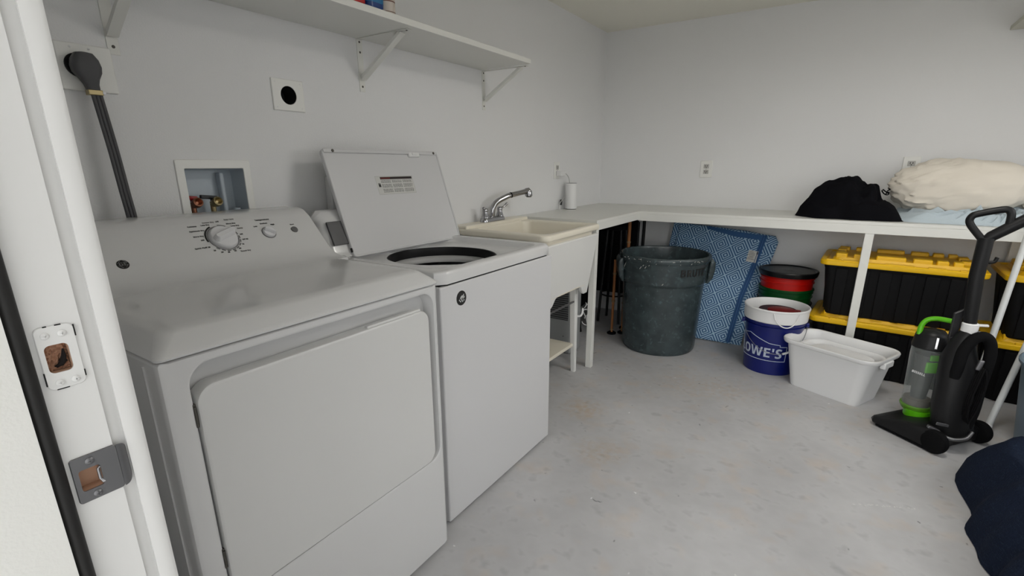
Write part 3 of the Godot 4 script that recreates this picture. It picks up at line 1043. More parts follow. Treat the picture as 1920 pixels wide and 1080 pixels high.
# ---------------------------------------------------------------- sink with faucet
func utility_sink() -> void:
	var t := thing("utility_sink", "cream and white plastic laundry sink on four legs between washer and workbench", "sink", Vector3(0.0, 0, 1.755))
	var hz := 0.335
	var mb := MB.new()
	# rim and bowl in one shell: outside up, over the rim, down into the bowl
	var hx := 0.312
	var cx := 0.322
	mb.loft([ring_xz(hx - 0.055, hz - 0.075, 0.05, 0.60, cx + 0.015), ring_xz(hx - 0.034, hz - 0.04, 0.05, 0.90, cx + 0.004), ring_xz(hx - 0.030, hz - 0.034, 0.05, 0.925, cx + 0.002), ring_xz(hx - 0.004, hz - 0.004, 0.045, 0.930, cx), ring_xz(hx, hz, 0.05, 0.936, cx), ring_xz(hx, hz, 0.05, 0.953, cx), ring_xz(hx - 0.004, hz - 0.004, 0.048, 0.960, cx), ring_xz(hx - 0.012, hz - 0.012, 0.045, 0.963, cx),
		ring_xz(hx - 0.075, hz - 0.055, 0.05, 0.961, cx + 0.035), ring_xz(hx - 0.085, hz - 0.065, 0.05, 0.950, cx + 0.035), ring_xz(hx - 0.12, hz - 0.11, 0.06, 0.63, cx + 0.025), ring_xz(hx - 0.14, hz - 0.13, 0.05, 0.615, cx + 0.025)], true)
	part(mb, "basin", t, M.tub_cream, 45.0)
	# raised faucet ledge at the wall
	mb = MB.new().box(Vector3(0.062, 0.966, 0), Vector3(0.106, 0.026, hz * 2 - 0.016), 0.010, 3)
	part(mb, "faucet_ledge", t, M.tub_cream)
	# skirt around the front with an arched lower edge that runs down into the legs
	var skirt := func(dir: float) -> Array:
		var o := [Vector2(-0.315, 0.905), Vector2(-0.258, 0.54), Vector2(-0.215, 0.54), Vector2(-0.19, 0.555), Vector2(-0.165, 0.588), Vector2(-0.14, 0.60), Vector2(-0.08, 0.603), Vector2(0.08, 0.603), Vector2(0.14, 0.60), Vector2(0.165, 0.588), Vector2(0.19, 0.555), Vector2(0.215, 0.54), Vector2(0.258, 0.54), Vector2(0.315, 0.905)]
		return o
	# front face leans inwards towards the bottom
	var front := Basis(Vector3(0, 0, -1), Vector3(0.10, 0.995, 0).normalized(), Vector3(0.995, -0.10, 0).normalized())
	mb = MB.new().at(Vector3(0.512, 0.006, 0), front).prism(skirt.call(1.0), 0.022, 0.004)
	part(mb, "front_apron", t, M.tub_white)
	for s in [-1.0, 1.0]:
		var sb := Basis(Vector3(s, 0, 0), Vector3(0, 1, s * 0.10).normalized(), Vector3(0, -s * 0.10, 1).normalized() * 1.0)
		mb = MB.new()
		var poly := [Vector2(0.06, 0.90), Vector2(0.10, 0.54), Vector2(0.16, 0.54), Vector2(0.20, 0.59), Vector2(0.30, 0.603), Vector2(0.42, 0.59), Vector2(0.46, 0.54), Vector2(0.545, 0.54), Vector2(0.595, 0.90)]
		var o := []
		for p in poly:
			o.append(p)
		# side apron as a thin slanted slab
		mb.at(Vector3(0, 0, s * 0.245), Basis(Vector3(1, 0, 0), Vector3(0, 0.995, s * 0.10).normalized(), Vector3(0, -s * 0.10, 0.995).normalized()))
		mb.prism(o, 0.018, 0.003)
		part(mb, "side_apron", t, M.tub_white)
	# moulded ridges on the front
	mb = MB.new()
	for k in 17:
		mb.at(Vector3(0.5335 + 0.0094 * k * 0.19, 0.625 + k * 0.0155, 0.06), front)
		mb.box(Vector3(0, 0, 0.006), Vector3(0.30, 0.006, 0.005), 0.002, 1)
	part(mb, "washboard_ridges", t, M.tub_white)
	# legs taper downwards
	for a in [[0.505, -0.245], [0.505, 0.245], [0.13, -0.245], [0.13, 0.245]]:
		mb = MB.new()
		var ox: float = 0.012 if a[0] > 0.3 else -0.012
		var oz: float = 0.022 if a[1] > 0 else -0.005
		mb.loft([ring_xz(0.014, 0.014, 0.004, 0.0, a[0] + ox, a[1] + oz, 24), ring_xz(0.021, 0.021, 0.006, 0.545, a[0], a[1], 24), ring_xz(0.019, 0.019, 0.006, 0.60, a[0], a[1], 24)], true)
		part(mb, "leg", t, M.tub_white)
	# shelf and rail between the legs
	mb = MB.new().box(Vector3(0.32, 0.186, 0.01), Vector3(0.39, 0.022, 0.50), 0.004)
	part(mb, "lower_shelf", t, M.tub_cream)
	part(MB.new().tube([Vector3(0.515, 0.478, 0.245), Vector3(0.515, 0.478, -0.24)], 0.006, 10), "towel_rail", t, M.satin, 50.0)
	part(MB.new().tube(curve([Vector3(0.525, 0.375, -0.265), Vector3(0.535, 0.372, -0.285), Vector3(0.537, 0.378, -0.305), Vector3(0.538, 0.40, -0.315), Vector3(0.538, 0.418, -0.315)]), 0.0065, 10), "hook", t, M.plastic, 50.0)
	part(MB.new().at(Vector3(0.35, 0.616, 0)).lathe([Vector2(0, 0), Vector2(0.03, 0), Vector2(0.034, 0.003), Vector2(0.026, 0.004), Vector2(0, 0.001)], 24), "drain", t, M.steel)
	# faucet standing on the ledge
	var f := thing("faucet", "chrome two-handle faucet with a pull-out spout on the laundry sink", "faucet", Vector3(0.075, 0.979, 1.775))
	mb = MB.new()
	mb.loft([ring_xz(0.028, 0.108, 0.026, 0.0), ring_xz(0.028, 0.108, 0.026, 0.010), ring_xz(0.024, 0.103, 0.022, 0.022), ring_xz(0.016, 0.095, 0.015, 0.027)], true)
	part(mb, "base_plate", f, M.chrome, 40.0)
	for s in [-1.0, 1.0]:
		mb = MB.new().at(Vector3(0, 0.018, s * 0.075))
		mb.lathe([Vector2(0.024, 0), Vector2(0.023, 0.012), Vector2(0.015, 0.036), Vector2(0.017, 0.044), Vector2(0.017, 0.054), Vector2(0.012, 0.062), Vector2(0, 0.064)], 24)
		var hb := part(mb, "handle_body", f, M.chrome, 50.0)
		mb = MB.new()
		var d := Vector3(0.02, 0.02, s * 0.075 + (0.045 if s > 0 else -0.055))
		mb.tube(curve([Vector3(0, 0.068, s * 0.075), Vector3(0.01, 0.078, lerpf(s * 0.075, d.z, 0.5)), Vector3(0.02, 0.084 if s > 0 else 0.098, d.z)]), [0.007, 0.007, 0.0065, 0.006, 0.006, 0.006, 0.0055, 0.006, 0.0065, 0.007, 0.008, 0.0085, 0.006], 12)
		part(mb, "lever", hb, M.chrome, 50.0)
	var sp := curve([Vector3(0, 0.018, 0.0), Vector3(0, 0.065, 0.0), Vector3(0.01, 0.108, -0.025), Vector3(0.042, 0.140, -0.09), Vector3(0.052, 0.147, -0.115)], 6)
	part(MB.new().tube(sp, 0.0165, 18), "spout", f, M.chrome, 50.0)
	part(MB.new().tube([Vector3(0.052, 0.147, -0.115), Vector3(0.0545, 0.149, -0.122)], 0.0172, 18), "spout_ring", f, M.black_plastic, 50.0)
	part(MB.new().tube([Vector3(0.0545, 0.149, -0.122), Vector3(0.075, 0.158, -0.18), Vector3(0.092, 0.166, -0.228)], [0.0165, 0.015, 0.0165], 18), "wand", f, M.chrome, 50.0)
	var hd := MB.new()
	hd.tube([Vector3(0.086, 0.176, -0.232), Vector3(0.093, 0.172, -0.245), Vector3(0.098, 0.160, -0.252), Vector3(0.101, 0.138, -0.254), Vector3(0.101, 0.134, -0.254)], [0.010, 0.021, 0.0245, 0.0235, 0.018], 20)
	part(hd, "spray_head", f, M.chrome, 50.0)
	part(MB.new().at(Vector3(0.101, 0.131, -0.254)).lathe([Vector2(0, 0), Vector2(0.016, 0), Vector2(0.017, 0.004), Vector2(0, 0.004)], 18), "spray_face", f, M.black_plastic)


# ---------------------------------------------------------------- L-shaped workbench
func workbench() -> void:
	var t := thing("workbench", "white painted L-shaped workbench running along the left and back walls", "workbench")
	var up := Basis(Vector3(1, 0, 0), Vector3(0, 0, -1), Vector3(0, 1, 0))
	var bx := 0.591
	var bz := 0.625
	var ez := 1.398
	var rx := 3.48
	var mb := MB.new().at(Vector3(0, BENCH - 0.019, 0), up)
	mb.prism([Vector2(0.002, -0.002), Vector2(rx, -0.002), Vector2(rx, -bz), Vector2(bx, -bz), Vector2(bx, -ez), Vector2(0.002, -ez)], 0.019, 0.0018)
	part(mb, "top", t, M.bench)
	part(MB.new().box(Vector3(bx - 0.010, 0.9345, (bz + ez) / 2), Vector3(0.019, 0.043, ez - bz), 0.0015), "fascia_board", t, M.bench)
	part(MB.new().box(Vector3((bx + rx) / 2, 0.931, bz - 0.010), Vector3(rx - bx + 0.02, 0.050, 0.019), 0.0015), "fascia_board", t, M.bench)
	part(MB.new().box(Vector3(bx / 2, 0.9345, ez - 0.011), Vector3(bx - 0.02, 0.043, 0.019), 0.0015), "fascia_board", t, M.bench)
	part(MB.new().box(Vector3(0.02, 0.931, 0.70), Vector3(0.036, 0.05, 1.34), 0.002), "wall_cleat", t, M.bench)
	part(MB.new().box(Vector3(1.77, 0.931, 0.02), Vector3(3.40, 0.05, 0.036), 0.002), "wall_cleat", t, M.bench)
	part(MB.new().box(Vector3(bx - 0.019, 0.478, ez - 0.018), Vector3(0.040, 0.956, 0.038), 0.003), "leg", t, M.bench)
	part(MB.new().box(Vector3(1.999, 0.453, bz - 0.019), Vector3(0.046, 0.906, 0.036), 0.003), "leg", t, M.bench)
	part(MB.new().box(Vector3(2.83, 0.453, 0.058), Vector3(0.19, 0.906, 0.036), 0.003), "rear_support", t, M.bench)


# ---------------------------------------------------------------- things on the walls
func outlet_plate(called: String, label: String, where: Vector3, n: Vector3, w := 0.078, h := 0.124) -> Node3D:
	var t := thing(called, label, "outlet", where)
	t.basis = flat_basis(n)
	var mb := MB.new().box(Vector3(0, 0, 0.004), Vector3(w, h, 0.010), 0.004)
	var p := part(mb, "cover_plate", t, M.plate)
	for s in [-1.0, 1.0]:
		mb = MB.new().box(Vector3(0, s * 0.021, 0.009), Vector3(0.040, 0.032, 0.004), 0.0018)
		var so := part(mb, "socket", p, M.socket)
		mb = MB.new().box(Vector3(-0.007, s * 0.021 + 0.003, 0.0109), Vector3(0.0036, 0.012, 0.0008)).box(Vector3(0.007, s * 0.021 + 0.003, 0.0109), Vector3(0.0036, 0.011, 0.0008)).box(Vector3(0, s * 0.021 - 0.008, 0.0109), Vector3(0.006, 0.006, 0.0008))
		part(mb, "slot", so, M.gap)
	mb = MB.new().at(Vector3(0, 0, 0.009), Basis(Vector3(1, 0, 0), Vector3(0, 0, 1), Vector3(0, -1, 0)))
	mb.lathe([Vector2(0.003, 0), Vector2(0.0026, 0.001), Vector2(0, 0.0012)], 12)
	part(mb, "screw", p, M.satin)
	return t


func wall_fittings() -> void:
	outlet_plate("wall_outlet", "white duplex outlet alone on the back wall above the bench", Vector3(0.895, 1.270, 0), Vector3(0, 0, 1), 0.090, 0.128)
	outlet_plate("wall_outlet", "white duplex outlet on the back wall just behind the cream pillow", Vector3(2.175, 1.285, 0), Vector3(0, 0, 1), 0.092, 0.128)
	outlet_plate("wall_outlet", "white duplex outlet on the left wall with the diffuser plugged in", Vector3(0, 1.265, 0.837), Vector3(1, 0, 0))
	# outlet box hidden behind the washer lid
	var ob := thing("surface_outlet", "white outlet box with a black socket half hidden behind the washer lid", "outlet", Vector3(0, 1.19, 2.835))
	part(MB.new().box(Vector3(0.02, 0, 0), Vector3(0.04, 0.14, 0.10), 0.005), "box", ob, M.plastic)
	part(MB.new().box(Vector3(0.0405, 0.0, 0.012), Vector3(0.003, 0.070, 0.05), 0.001), "socket", ob, M.gap)
	# dryer vent plate
	var v := thing("dryer_vent", "square white vent plate with a round black hole above the dryer", "vent", Vector3(0, 1.5595, 3.008))
	var hole := MB.new().at(Vector3.ZERO)
	var hr := 0.0325
	var ring := func(x0: float, r: float) -> PackedVector3Array:
		var o := PackedVector3Array()
		for k in 48:
			var a := PI / 2 * (k / 12) + PI / 2 * (k % 12) / 11.0
			o.append(Vector3(x0, cos(a) * r - 0.0, sin(a) * r))
		return o
	hole.loft([ring.call(0.0, hr), ring_yz(0.066, 0.056, 0.003, 0.0, 0, 0), ring_yz(0.066, 0.056, 0.003, 0.005, 0, 0), ring_yz(0.064, 0.054, 0.003, 0.007, 0, 0), ring.call(0.007, hr + 0.001), ring.call(0.005, hr), ring.call(0.0, hr)], false)
	part(hole, "plate", v, M.plate)
	var duct := MB.new()
	duct.loft([ring.call(0.006, hr - 0.0005), ring.call(-0.07, hr - 0.0005)], false)
	duct.fan(ring.call(-0.07, hr - 0.0005), false)
	part(duct, "duct", v, M.gap)
	for yz in [[0.044, -0.052], [0.044, 0.052], [-0.044, -0.052], [-0.044, 0.052]]:
		screw_head(v, Vector3(0.0068, yz[0], yz[1]), 0.0022, M.plastic)
	# recessed washer outlet box with two valves
	var b := thing("washer_outlet_box", "recessed white and pale blue washer supply box on the wall behind the dryer", "outlet box", Vector3(0, 1.205, 3.324))
	var fr := MB.new()
	fr.loft([ring_yz(0.0985, 0.0885, 0.004, 0.0, 0, 0), ring_yz(0.125, 0.118, 0.006, 0.0, 0, 0), ring_yz(0.125, 0.118, 0.006, 0.003, 0, 0), ring_yz(0.123, 0.116, 0.006, 0.005, 0, 0), ring_yz(0.1, 0.09, 0.004, 0.005, 0, 0), ring_yz(0.0985, 0.0885, 0.004, 0.003, 0, 0), ring_yz(0.0985, 0.0885, 0.004, 0.0, 0, 0)], false)
	part(fr, "frame", b, M.plate)
	var inner := MB.new()
	inner.loft([ring_yz(0.0985, 0.0885, 0.006, 0.002, 0, 0), ring_yz(0.094, 0.084, 0.01, -0.078, 0, 0)], false)
	inner.fan(ring_yz(0.094, 0.084, 0.01, -0.078, 0, 0), false)
	part(inner, "tray", b, M.box_blue, 30.0, "pale blue plastic tray")
	part(MB.new().box(Vector3(-0.062, -0.005, -0.045), Vector3(0.03, 0.16, 0.016), 0.006), "divider", b, M.box_blue)
	part(MB.new().box(Vector3(-0.03, -0.072, -0.072), Vector3(0.05, 0.03, 0.05), 0.008).at(Vector3(-0.03, -0.056, -0.072)).lathe([Vector2(0.012, 0), Vector2(0.012, 0.006), Vector2(0.007, 0.007)], 16), "drain_cap", b, M.box_blue)
	valve("supply_valve", "copper supply valve with a red handle in the washer outlet box", Vector3(-0.02, 1.170, 3.395), M.copper, M.red, 0.006)
	valve("supply_valve", "brass supply valve with a black handle in the washer outlet box", Vector3(-0.02, 1.170, 3.329), M.brass, M.navy_handle, 0.030)
	dryer_plug()


func valve(called: String, label: String, where: Vector3, body: Material, handle: Material, reach: float) -> void:
	var t := thing(called, label, "valve", where, 0.0, "washer supply valves")
	var b := Basis(Vector3(0, 0, -1), Vector3(0.94, 0.34, 0).normalized(), Vector3(0.34, -0.94, 0).normalized())
	var mb := MB.new()
	mb.tube([Vector3(-0.02, -0.05, 0), Vector3(-0.02, 0.012, 0)], 0.009, 14)
	mb.at(Vector3(-0.02, 0.0, 0), b)
	mb.lathe([Vector2(0.0, 0), Vector2(0.010, 0), Vector2(0.010, 0.02), Vector2(0.0155, 0.024), Vector2(0.0165, 0.034), Vector2(0.0155, 0.044), Vector2(0.011, 0.046), Vector2(0.009, 0.040), Vector2(0.004, 0.034), Vector2(0, 0.034)], 24)
	part(mb, "body", t, body, 40.0)
	mb = MB.new()
	mb.box(Vector3(-0.014, 0.018, 0), Vector3(0.014, 0.010, 0.014), 0.002)
	mb.at(Vector3(-0.012, 0.027, reach * 0.5), Basis(Vector3.RIGHT, -0.12))
	mb.box(Vector3.ZERO, Vector3(0.013, 0.013, 0.026 + reach), 0.003)
	part(mb, "handle", t, handle)


func dryer_plug() -> void:
	var p := thing("range_outlet", "square white dryer outlet plate beside the door frame", "outlet", Vector3(0, 1.565, 3.628))
	part(MB.new().box(Vector3(0.004, 0, 0), Vector3(0.012, 0.122, 0.13), 0.004), "cover_plate", p, M.plate)
	part(MB.new().at(Vector3(0.009, 0.004, 0.020), Basis(Vector3(0, 0, -1), Vector3(1, 0, 0), Vector3(0, -1, 0))).lathe([Vector2(0.031, 0), Vector2(0.031, 0.006), Vector2(0.029, 0.008), Vector2(0, 0.008)], 32), "socket", p, M.black_plastic)
	for yz in [[0.05, -0.012], [0.05, 0.03]]:
		screw_head(p, Vector3(0.010, yz[0], yz[1]), 0.003, M.plastic)
	var t := thing("dryer_power_cord", "dark grey dryer plug and flat ribbed power cord hanging from its outlet", "power cord", Vector3(0.014, 1.565, 3.640))
	var g := mat(Color(0.30, 0.30, 0.31), 0.6)
	var mb := MB.new()
	# moulded plug: rounded head that tapers towards the strap
	var rings := []
	var sec := [[0.036, 0.006, 0.010], [0.033, 0.020, 0.022], [0.018, 0.030, 0.026], [0.0, 0.034, 0.027], [-0.015, 0.032, 0.026], [-0.032, 0.022, 0.022], [-0.045, 0.017, 0.018], [-0.062, 0.015, 0.013]]
	sec.reverse()
	for s in sec:
		var o := PackedVector3Array()
		for q in rr(s[2] * 0.8, s[1], minf(s[2] * 0.8, s[1]) * 0.7, 32):
			o.append(Vector3(0.022 + q.x, s[0], -q.y - (0.0 if s[0] > -0.02 else (-0.02 - s[0]) * 0.15)))
		rings.append(o)
	mb.loft(rings, true)
	part(mb, "plug", t, g, 50.0)
	part(MB.new().box(Vector3(0.022, -0.066, -0.007), Vector3(0.024, 0.014, 0.034), 0.002), "strap", t, M.brass)
	part(MB.new().at(Vector3(0.035, -0.066, -0.026), Basis(Vector3(0, 0, 1), PI / 2)).lathe([Vector2(0, 0), Vector2(0.004, 0), Vector2(0.004, 0.006), Vector2(0, 0.006)], 10), "strap_screw", t, M.steel)
	for k in 3:
		var pts := curve([Vector3(0.022, -0.06, -0.007), Vector3(0.026, -0.145, -0.012), Vector3(0.034, -0.23, -0.015), Vector3(0.040, -0.335, -0.018), Vector3(0.042, -0.43, -0.022), Vector3(0.040, -0.62, -0.025)], 5)
		var o := []
		for q in pts:
			o.append(q + Vector3(0.004, 0, (k - 1) * 0.0088 - 0.002))
		part(MB.new().tube(o, 0.0052, 10), "cord", t, g, 50.0)


func wall_shelf() -> void:
	var z0 := 1.765
	var z1 := 4.05
	var y := 1.821
	var sh := solo(MB.new().box(Vector3(0.1655, 0.012, (z1 - z0) / 2), Vector3(0.331, 0.024, z1 - z0), 0.002), "wall_shelf", "long white shelf board high on the left wall above the washer and dryer", "shelf", M.bench, Vector3(0, y, z0))
	var spots := [["white steel shelf bracket above the dryer outlet plate, nearest the door frame", 3.552], ["white steel shelf bracket above the open washer lid", 2.640], ["white steel shelf bracket at the far end of the wall shelf above the sink", 1.745]]
	for s in spots:
		var t := thing("shelf_bracket", s[0], "bracket", Vector3(0, y, s[1]), 0.0, "brackets under the wall shelf")
		part(MB.new().box(Vector3(0.0015, -0.105, 0), Vector3(0.003, 0.208, 0.030), 0.001), "wall_plate", t, M.bench)
		part(MB.new().box(Vector3(0.15, -0.0018, 0), Vector3(0.296, 0.003, 0.026), 0.001), "shelf_arm", t, M.bench)
		var a := Vector3(0.012, -0.162, 0)
		var b := Vector3(0.262, -0.010, 0)
		var d := (b - a).normalized()
		var mb := MB.new().at((a + b) / 2, Basis(d, Vector3(-d.y, d.x, 0), Vector3(0, 0, 1)))
		var ln := (b - a).length()
		mb.box(Vector3(0, 0, 0), Vector3(ln, 0.003, 0.030), 0.001)
		mb.box(Vector3(0, 0.006, 0.0138), Vector3(ln - 0.02, 0.012, 0.0025), 0.001)
		mb.box(Vector3(0, 0.006, -0.0138), Vector3(ln - 0.02, 0.012, 0.0025), 0.001)
		part(mb, "strut", t, M.bench)
		for k in [-0.012, -0.052, -0.188]:
			screw_head(t, Vector3(0.003, k, 0), 0.0045, M.screw)
		screw_head(t, Vector3(0.283, -0.003, 0), 0.0045, M.screw, Vector3.DOWN)
	# bottles and tins near the front edge
	var by := y + 0.024
	var red := thing("detergent_jug", "red plastic jug on the wall shelf, left of the blue jug", "jug", Vector3(0.27, by, 2.905))
	part(MB.new().at(Vector3.ZERO).loft([ring_xz(0.045, 0.036, 0.02, 0.0), ring_xz(0.05, 0.040, 0.022, 0.01), ring_xz(0.05, 0.040, 0.022, 0.17), ring_xz(0.03, 0.026, 0.018, 0.22), ring_xz(0.022, 0.02, 0.016, 0.235)], true), "body", red, mat(Color(0.70, 0.03, 0.03), 0.3), 40.0)
	part(MB.new().at(Vector3(0, 0.235, 0)).lathe([Vector2(0, 0), Vector2(0.024, 0), Vector2(0.024, 0.03), Vector2(0.020, 0.035), Vector2(0, 0.035)], 24), "cap", red, M.plastic)
	var blue := thing("detergent_jug", "blue plastic jug on the wall shelf, between the red jug and the white tin", "jug", Vector3(0.275, by, 2.822))
	part(MB.new().loft([ring_xz(0.042, 0.038, 0.02, 0.0), ring_xz(0.046, 0.041, 0.022, 0.01), ring_xz(0.046, 0.041, 0.022, 0.16), ring_xz(0.03, 0.026, 0.018, 0.21), ring_xz(0.022, 0.02, 0.016, 0.22)], true), "body", blue, mat(Color(0.02, 0.22, 0.48), 0.3), 40.0)
	part(MB.new().at(Vector3(0, 0.02, 0)).loft([ring_xz(0.0468, 0.0418, 0.022, 0.0), ring_xz(0.0468, 0.0418, 0.022, 0.06)], false), "label", blue, mat(Color(0.06, 0.42, 0.62), 0.4), 40.0)
	part(MB.new().at(Vector3(0, 0.22, 0)).lathe([Vector2(0, 0), Vector2(0.024, 0), Vector2(0.024, 0.03), Vector2(0.020, 0.035), Vector2(0, 0.035)], 24), "cap", blue, M.plastic)
	var tin := thing("tin", "white printed tin on the wall shelf, right of the blue jug", "tin", Vector3(0.285, by, 2.748))
	part(MB.new().lathe([Vector2(0, 0), Vector2(0.036, 0), Vector2(0.037, 0.002), Vector2(0.036, 0.004), Vector2(0.036, 0.136), Vector2(0.037, 0.138), Vector2(0.034, 0.14), Vector2(0, 0.138)], 36), "body", tin, mat(Color(0.78, 0.74, 0.70), 0.4), 40.0)
	var band := MB.new()
	band.lathe([Vector2(0.0364, 0.040), Vector2(0.0364, 0.044)], 36)
	band.lathe([Vector2(0.0364, 0.006), Vector2(0.0364, 0.008)], 36)
	part(band, "printed_band", tin, mat(Color(0.42, 0.25, 0.22), 0.5))
	# shelf high in the far right corner: only its underside end shows
	solo(MB.new().box(Vector3(0.495, 0.012, 0.165), Vector3(0.99, 0.024, 0.33), 0.002), "corner_shelf", "white shelf high on the back wall at the far right edge of the room", "shelf", mat(Color(0.80, 0.79, 0.74), 0.6), Vector3(2.495, 2.043, 0.0))


# ---------------------------------------------------------------- on the bench
func bench_top_things() -> void:
	var d := thing("diffuser", "small white cylinder diffuser standing in the bench corner under the outlet", "diffuser", Vector3(0.075, BENCH, 0.725))
	part(MB.new().at(Vector3(0, 0.004, 0)).lathe([Vector2(0, 0), Vector2(0.044, 0), Vector2(0.046, 0.003), Vector2(0.046, 0.188), Vector2(0.043, 0.191), Vector2(0, 0.191)], 40), "body", d, M.plastic, 40.0)
	part(MB.new().lathe([Vector2(0, 0), Vector2(0.042, 0), Vector2(0.042, 0.0045), Vector2(0, 0.0045)], 32), "base_ring", d, M.black_plastic)
	part(MB.new().at(Vector3(0, 0.1945, 0)).lathe([Vector2(0, 0), Vector2(0.040, 0), Vector2(0.042, 0.002), Vector2(0, 0.003)], 32), "top_cap", d, M.ink_grey)
	var c := thing("power_adapter", "white plug-in adapter with a thin cord in the left wall outlet by the diffuser", "adapter", Vector3(0.008, 1.243, 0.837))
	part(MB.new().box(Vector3(0.022, 0.0, -0.02), Vector3(0.042, 0.040, 0.075), 0.006), "adapter", c, M.plastic)
	part(MB.new().tube(curve([Vector3(0.03, -0.005, -0.057), Vector3(0.035, -0.006, -0.085), Vector3(0.04, -0.04, -0.12), Vector3(0.042, -0.10, -0.125), Vector3(0.03, -0.17, -0.08), Vector3(0.02, -0.22, -0.02), Vector3(0.025, -0.263, 0.0), Vector3(0.04, -0.263, -0.03)]), 0.0028, 8), "cord", c, mat(Color(0.75, 0.75, 0.74), 0.5), 50.0)
	part(MB.new().tube([Vector3(0.014, -0.235, -0.045), Vector3(0.014, -0.195, -0.05)], 0.009, 10), "inline_switch", c, M.black_plastic)
	cloth_things()


func cloth_things() -> void:
	var weave := bump_noise(0.12, 41)
	# black clothes in a pile
	var black := rough_skin(mat(Color(0.06, 0.06, 0.075), 0.95, 0.0, 0.2), weave, 12.0, 0.2)
	var nz := FastNoiseLite.new()
	nz.seed = 51; nz.frequency = 5.5; nz.fractal_octaves = 3
	var mb := MB.new()
	var hgt := func(px: float, pz: float, u: float) -> float:
		# height field of the pile: a big dome on the left, a saddle and a lower spill to the right
		var dome := 0.235 * exp(-pow(absf((px + 0.055) / (0.172 + 0.03 * nz.get_noise_1d(pz * 4.0))), 6.0)) * exp(-pow((pz + 0.03) / 0.19, 4.0)) * (1.0 - 0.20 * smoothstep(-0.04, -0.22, px))
		var knot := 0.205 * exp(-pow(absf((px - 0.085) / 0.072), 8.0)) * exp(-pow((pz + 0.02) / 0.14, 4.0))
		var spill := 0.095 * exp(-pow(absf(px / 0.275), 10.0)) * exp(-pow(pz / 0.2, 8.0))
		var fold := nz.get_noise_3d(px * 1.3, 0.0, pz * 2.0) * 0.035 + absf(nz.get_noise_3d(px * 1.2, 3.0, pz * 1.2)) * 0.022
		return maxf(dome, maxf(knot, spill)) + fold * minf(1.0, u * 4.0)
	mb.heap(26, 64, func(a: float) -> float: return 1.0 / sqrt(pow(cos(a) / 0.285, 2.0) + pow(sin(a) / 0.19, 2.0)) * (1.0 + 0.10 * sin(3.0 * a + 1.0) + 0.05 * sin(7.0 * a)),
		func(u: float, a: float, px: float, pz: float) -> float: return maxf(0.002, minf(u * 12.0, 1.0) * hgt.call(px, pz, u) * 0.98 + 0.004 * minf(1.0, u * 20.0)))
	var bc := solo(mb, "black_clothes", "crumpled pile of black clothes on the workbench left of the cream pillow", "clothes", black, Vector3(1.862, BENCH, 0.385), -0.22, "", 70.0)
	var ts := MB.new()
	for k in 3:
		var o := []
		for i in 8:
			var s := i / 7.0
			o.append(Vector3(0.195 + 0.03 * sin(s * 3.0 + k) * s + k * 0.006, 0.150 + s * (0.05 - k * 0.015) + 0.01 * sin(s * 5.0 + k), 0.02 + 0.02 * k * s))
		ts.tube(o, 0.0035, 6)
	part(ts, "drawstring", bc, black, 60.0)
	# pale sheet, crumpled, under the pillow
	var sheet := rough_skin(mat(Color(0.74, 0.79, 0.82), 0.9), weave, 10.0, 0.15)
	var n2 := FastNoiseLite.new()
	n2.seed = 61; n2.frequency = 4.0; n2.fractal_octaves = 3
	mb = MB.new()
	mb.heap(18, 72, func(a: float) -> float: return 1.0 / pow(pow(absf(cos(a)) / 0.52, 4.0) + pow(absf(sin(a)) / 0.20, 4.0), 0.25) * (1.0 + 0.05 * n2.get_noise_2d(cos(a) * 3.0, sin(a) * 3.0)),
		func(u: float, a: float, px: float, pz: float) -> float: return 0.001 + minf(u * 8.0, 1.0) * (0.052 + 0.05 * n2.get_noise_2d(px * 4.0, pz * 6.0) + 0.016 * sin(px * 34.0 + n2.get_noise_2d(px * 4.0, pz * 4.0) * 4.0)))
	solo(mb, "crumpled_sheet", "pale blue-white crumpled bed sheet lying under the cream pillow", "sheet", sheet, Vector3(2.60, BENCH, 0.355), 0.0, "", 60.0)
	# pillow: a plump cushion, seamed along its edge, with pulled wrinkles
	var linen := rough_skin(mat(Color(0.895, 0.865, 0.815), 0.9), weave, 14.0, 0.12)
	linen.rim_enabled = true
	linen.rim = 0.25
	solo(pillow(0.325, 0.158, 0.135, 71), "pillow", "plump cream pillow leaning at the back of the workbench, beside the black clothes", "pillow", linen, Vector3(2.395, BENCH + 0.05, 0.275), -0.05, "bedding on the workbench", 60.0)
	solo(pillow(0.31, 0.15, 0.10, 83), "pillow", "second cream pillow, cut off by the right edge behind the plump one", "pillow", linen, Vector3(2.93, BENCH + 0.05, 0.13), 0.02, "bedding on the workbench", 60.0)


func pillow(hx: float, hy: float, hz: float, seed_: int) -> MB:
	var nz := FastNoiseLite.new()
	nz.seed = seed_; nz.frequency = 3.2; nz.fractal_octaves = 3
	var mb := MB.new()
	var rings := []
	for i in 45:
		var ph := -PI / 2 + PI * i / 44.0
		var o := PackedVector3Array()
		for k in 112:
			var a := -TAU * k / 112
			var sx := pow(absf(cos(a)), 0.8) * signf(cos(a))
			var sz := pow(absf(sin(a)), 0.9) * signf(sin(a))
			var cp := pow(absf(cos(ph)), 0.75)
			var p := Vector3(sx * cp * hx, sin(ph) * hy, sz * cp * hz)
			var w := nz.get_noise_3d(p.x * 2.2, p.y * 4.0, p.z * 2.0) * 0.016 + (absf(nz.get_noise_3d(p.x * 2.2 + 7.0, p.y * 7.0 + p.x * 2.0, p.z * 2.0)) - 0.15) * 0.030 * smoothstep(0.16, -0.2, p.x)
			p += p.normalized() * w
			# sags forward and rests on a flattened bottom
			p.z += 0.05 * (1.0 - (p.y / hy + 1.0) * 0.5)
			p.y = maxf(p.y, -hy * 0.93 + 0.012 * cos(p.x * 9.0))
			o.append(p + Vector3(0, hy * 0.93, 0))
		rings.append(o)
	mb.loft(rings, true)
	return mb


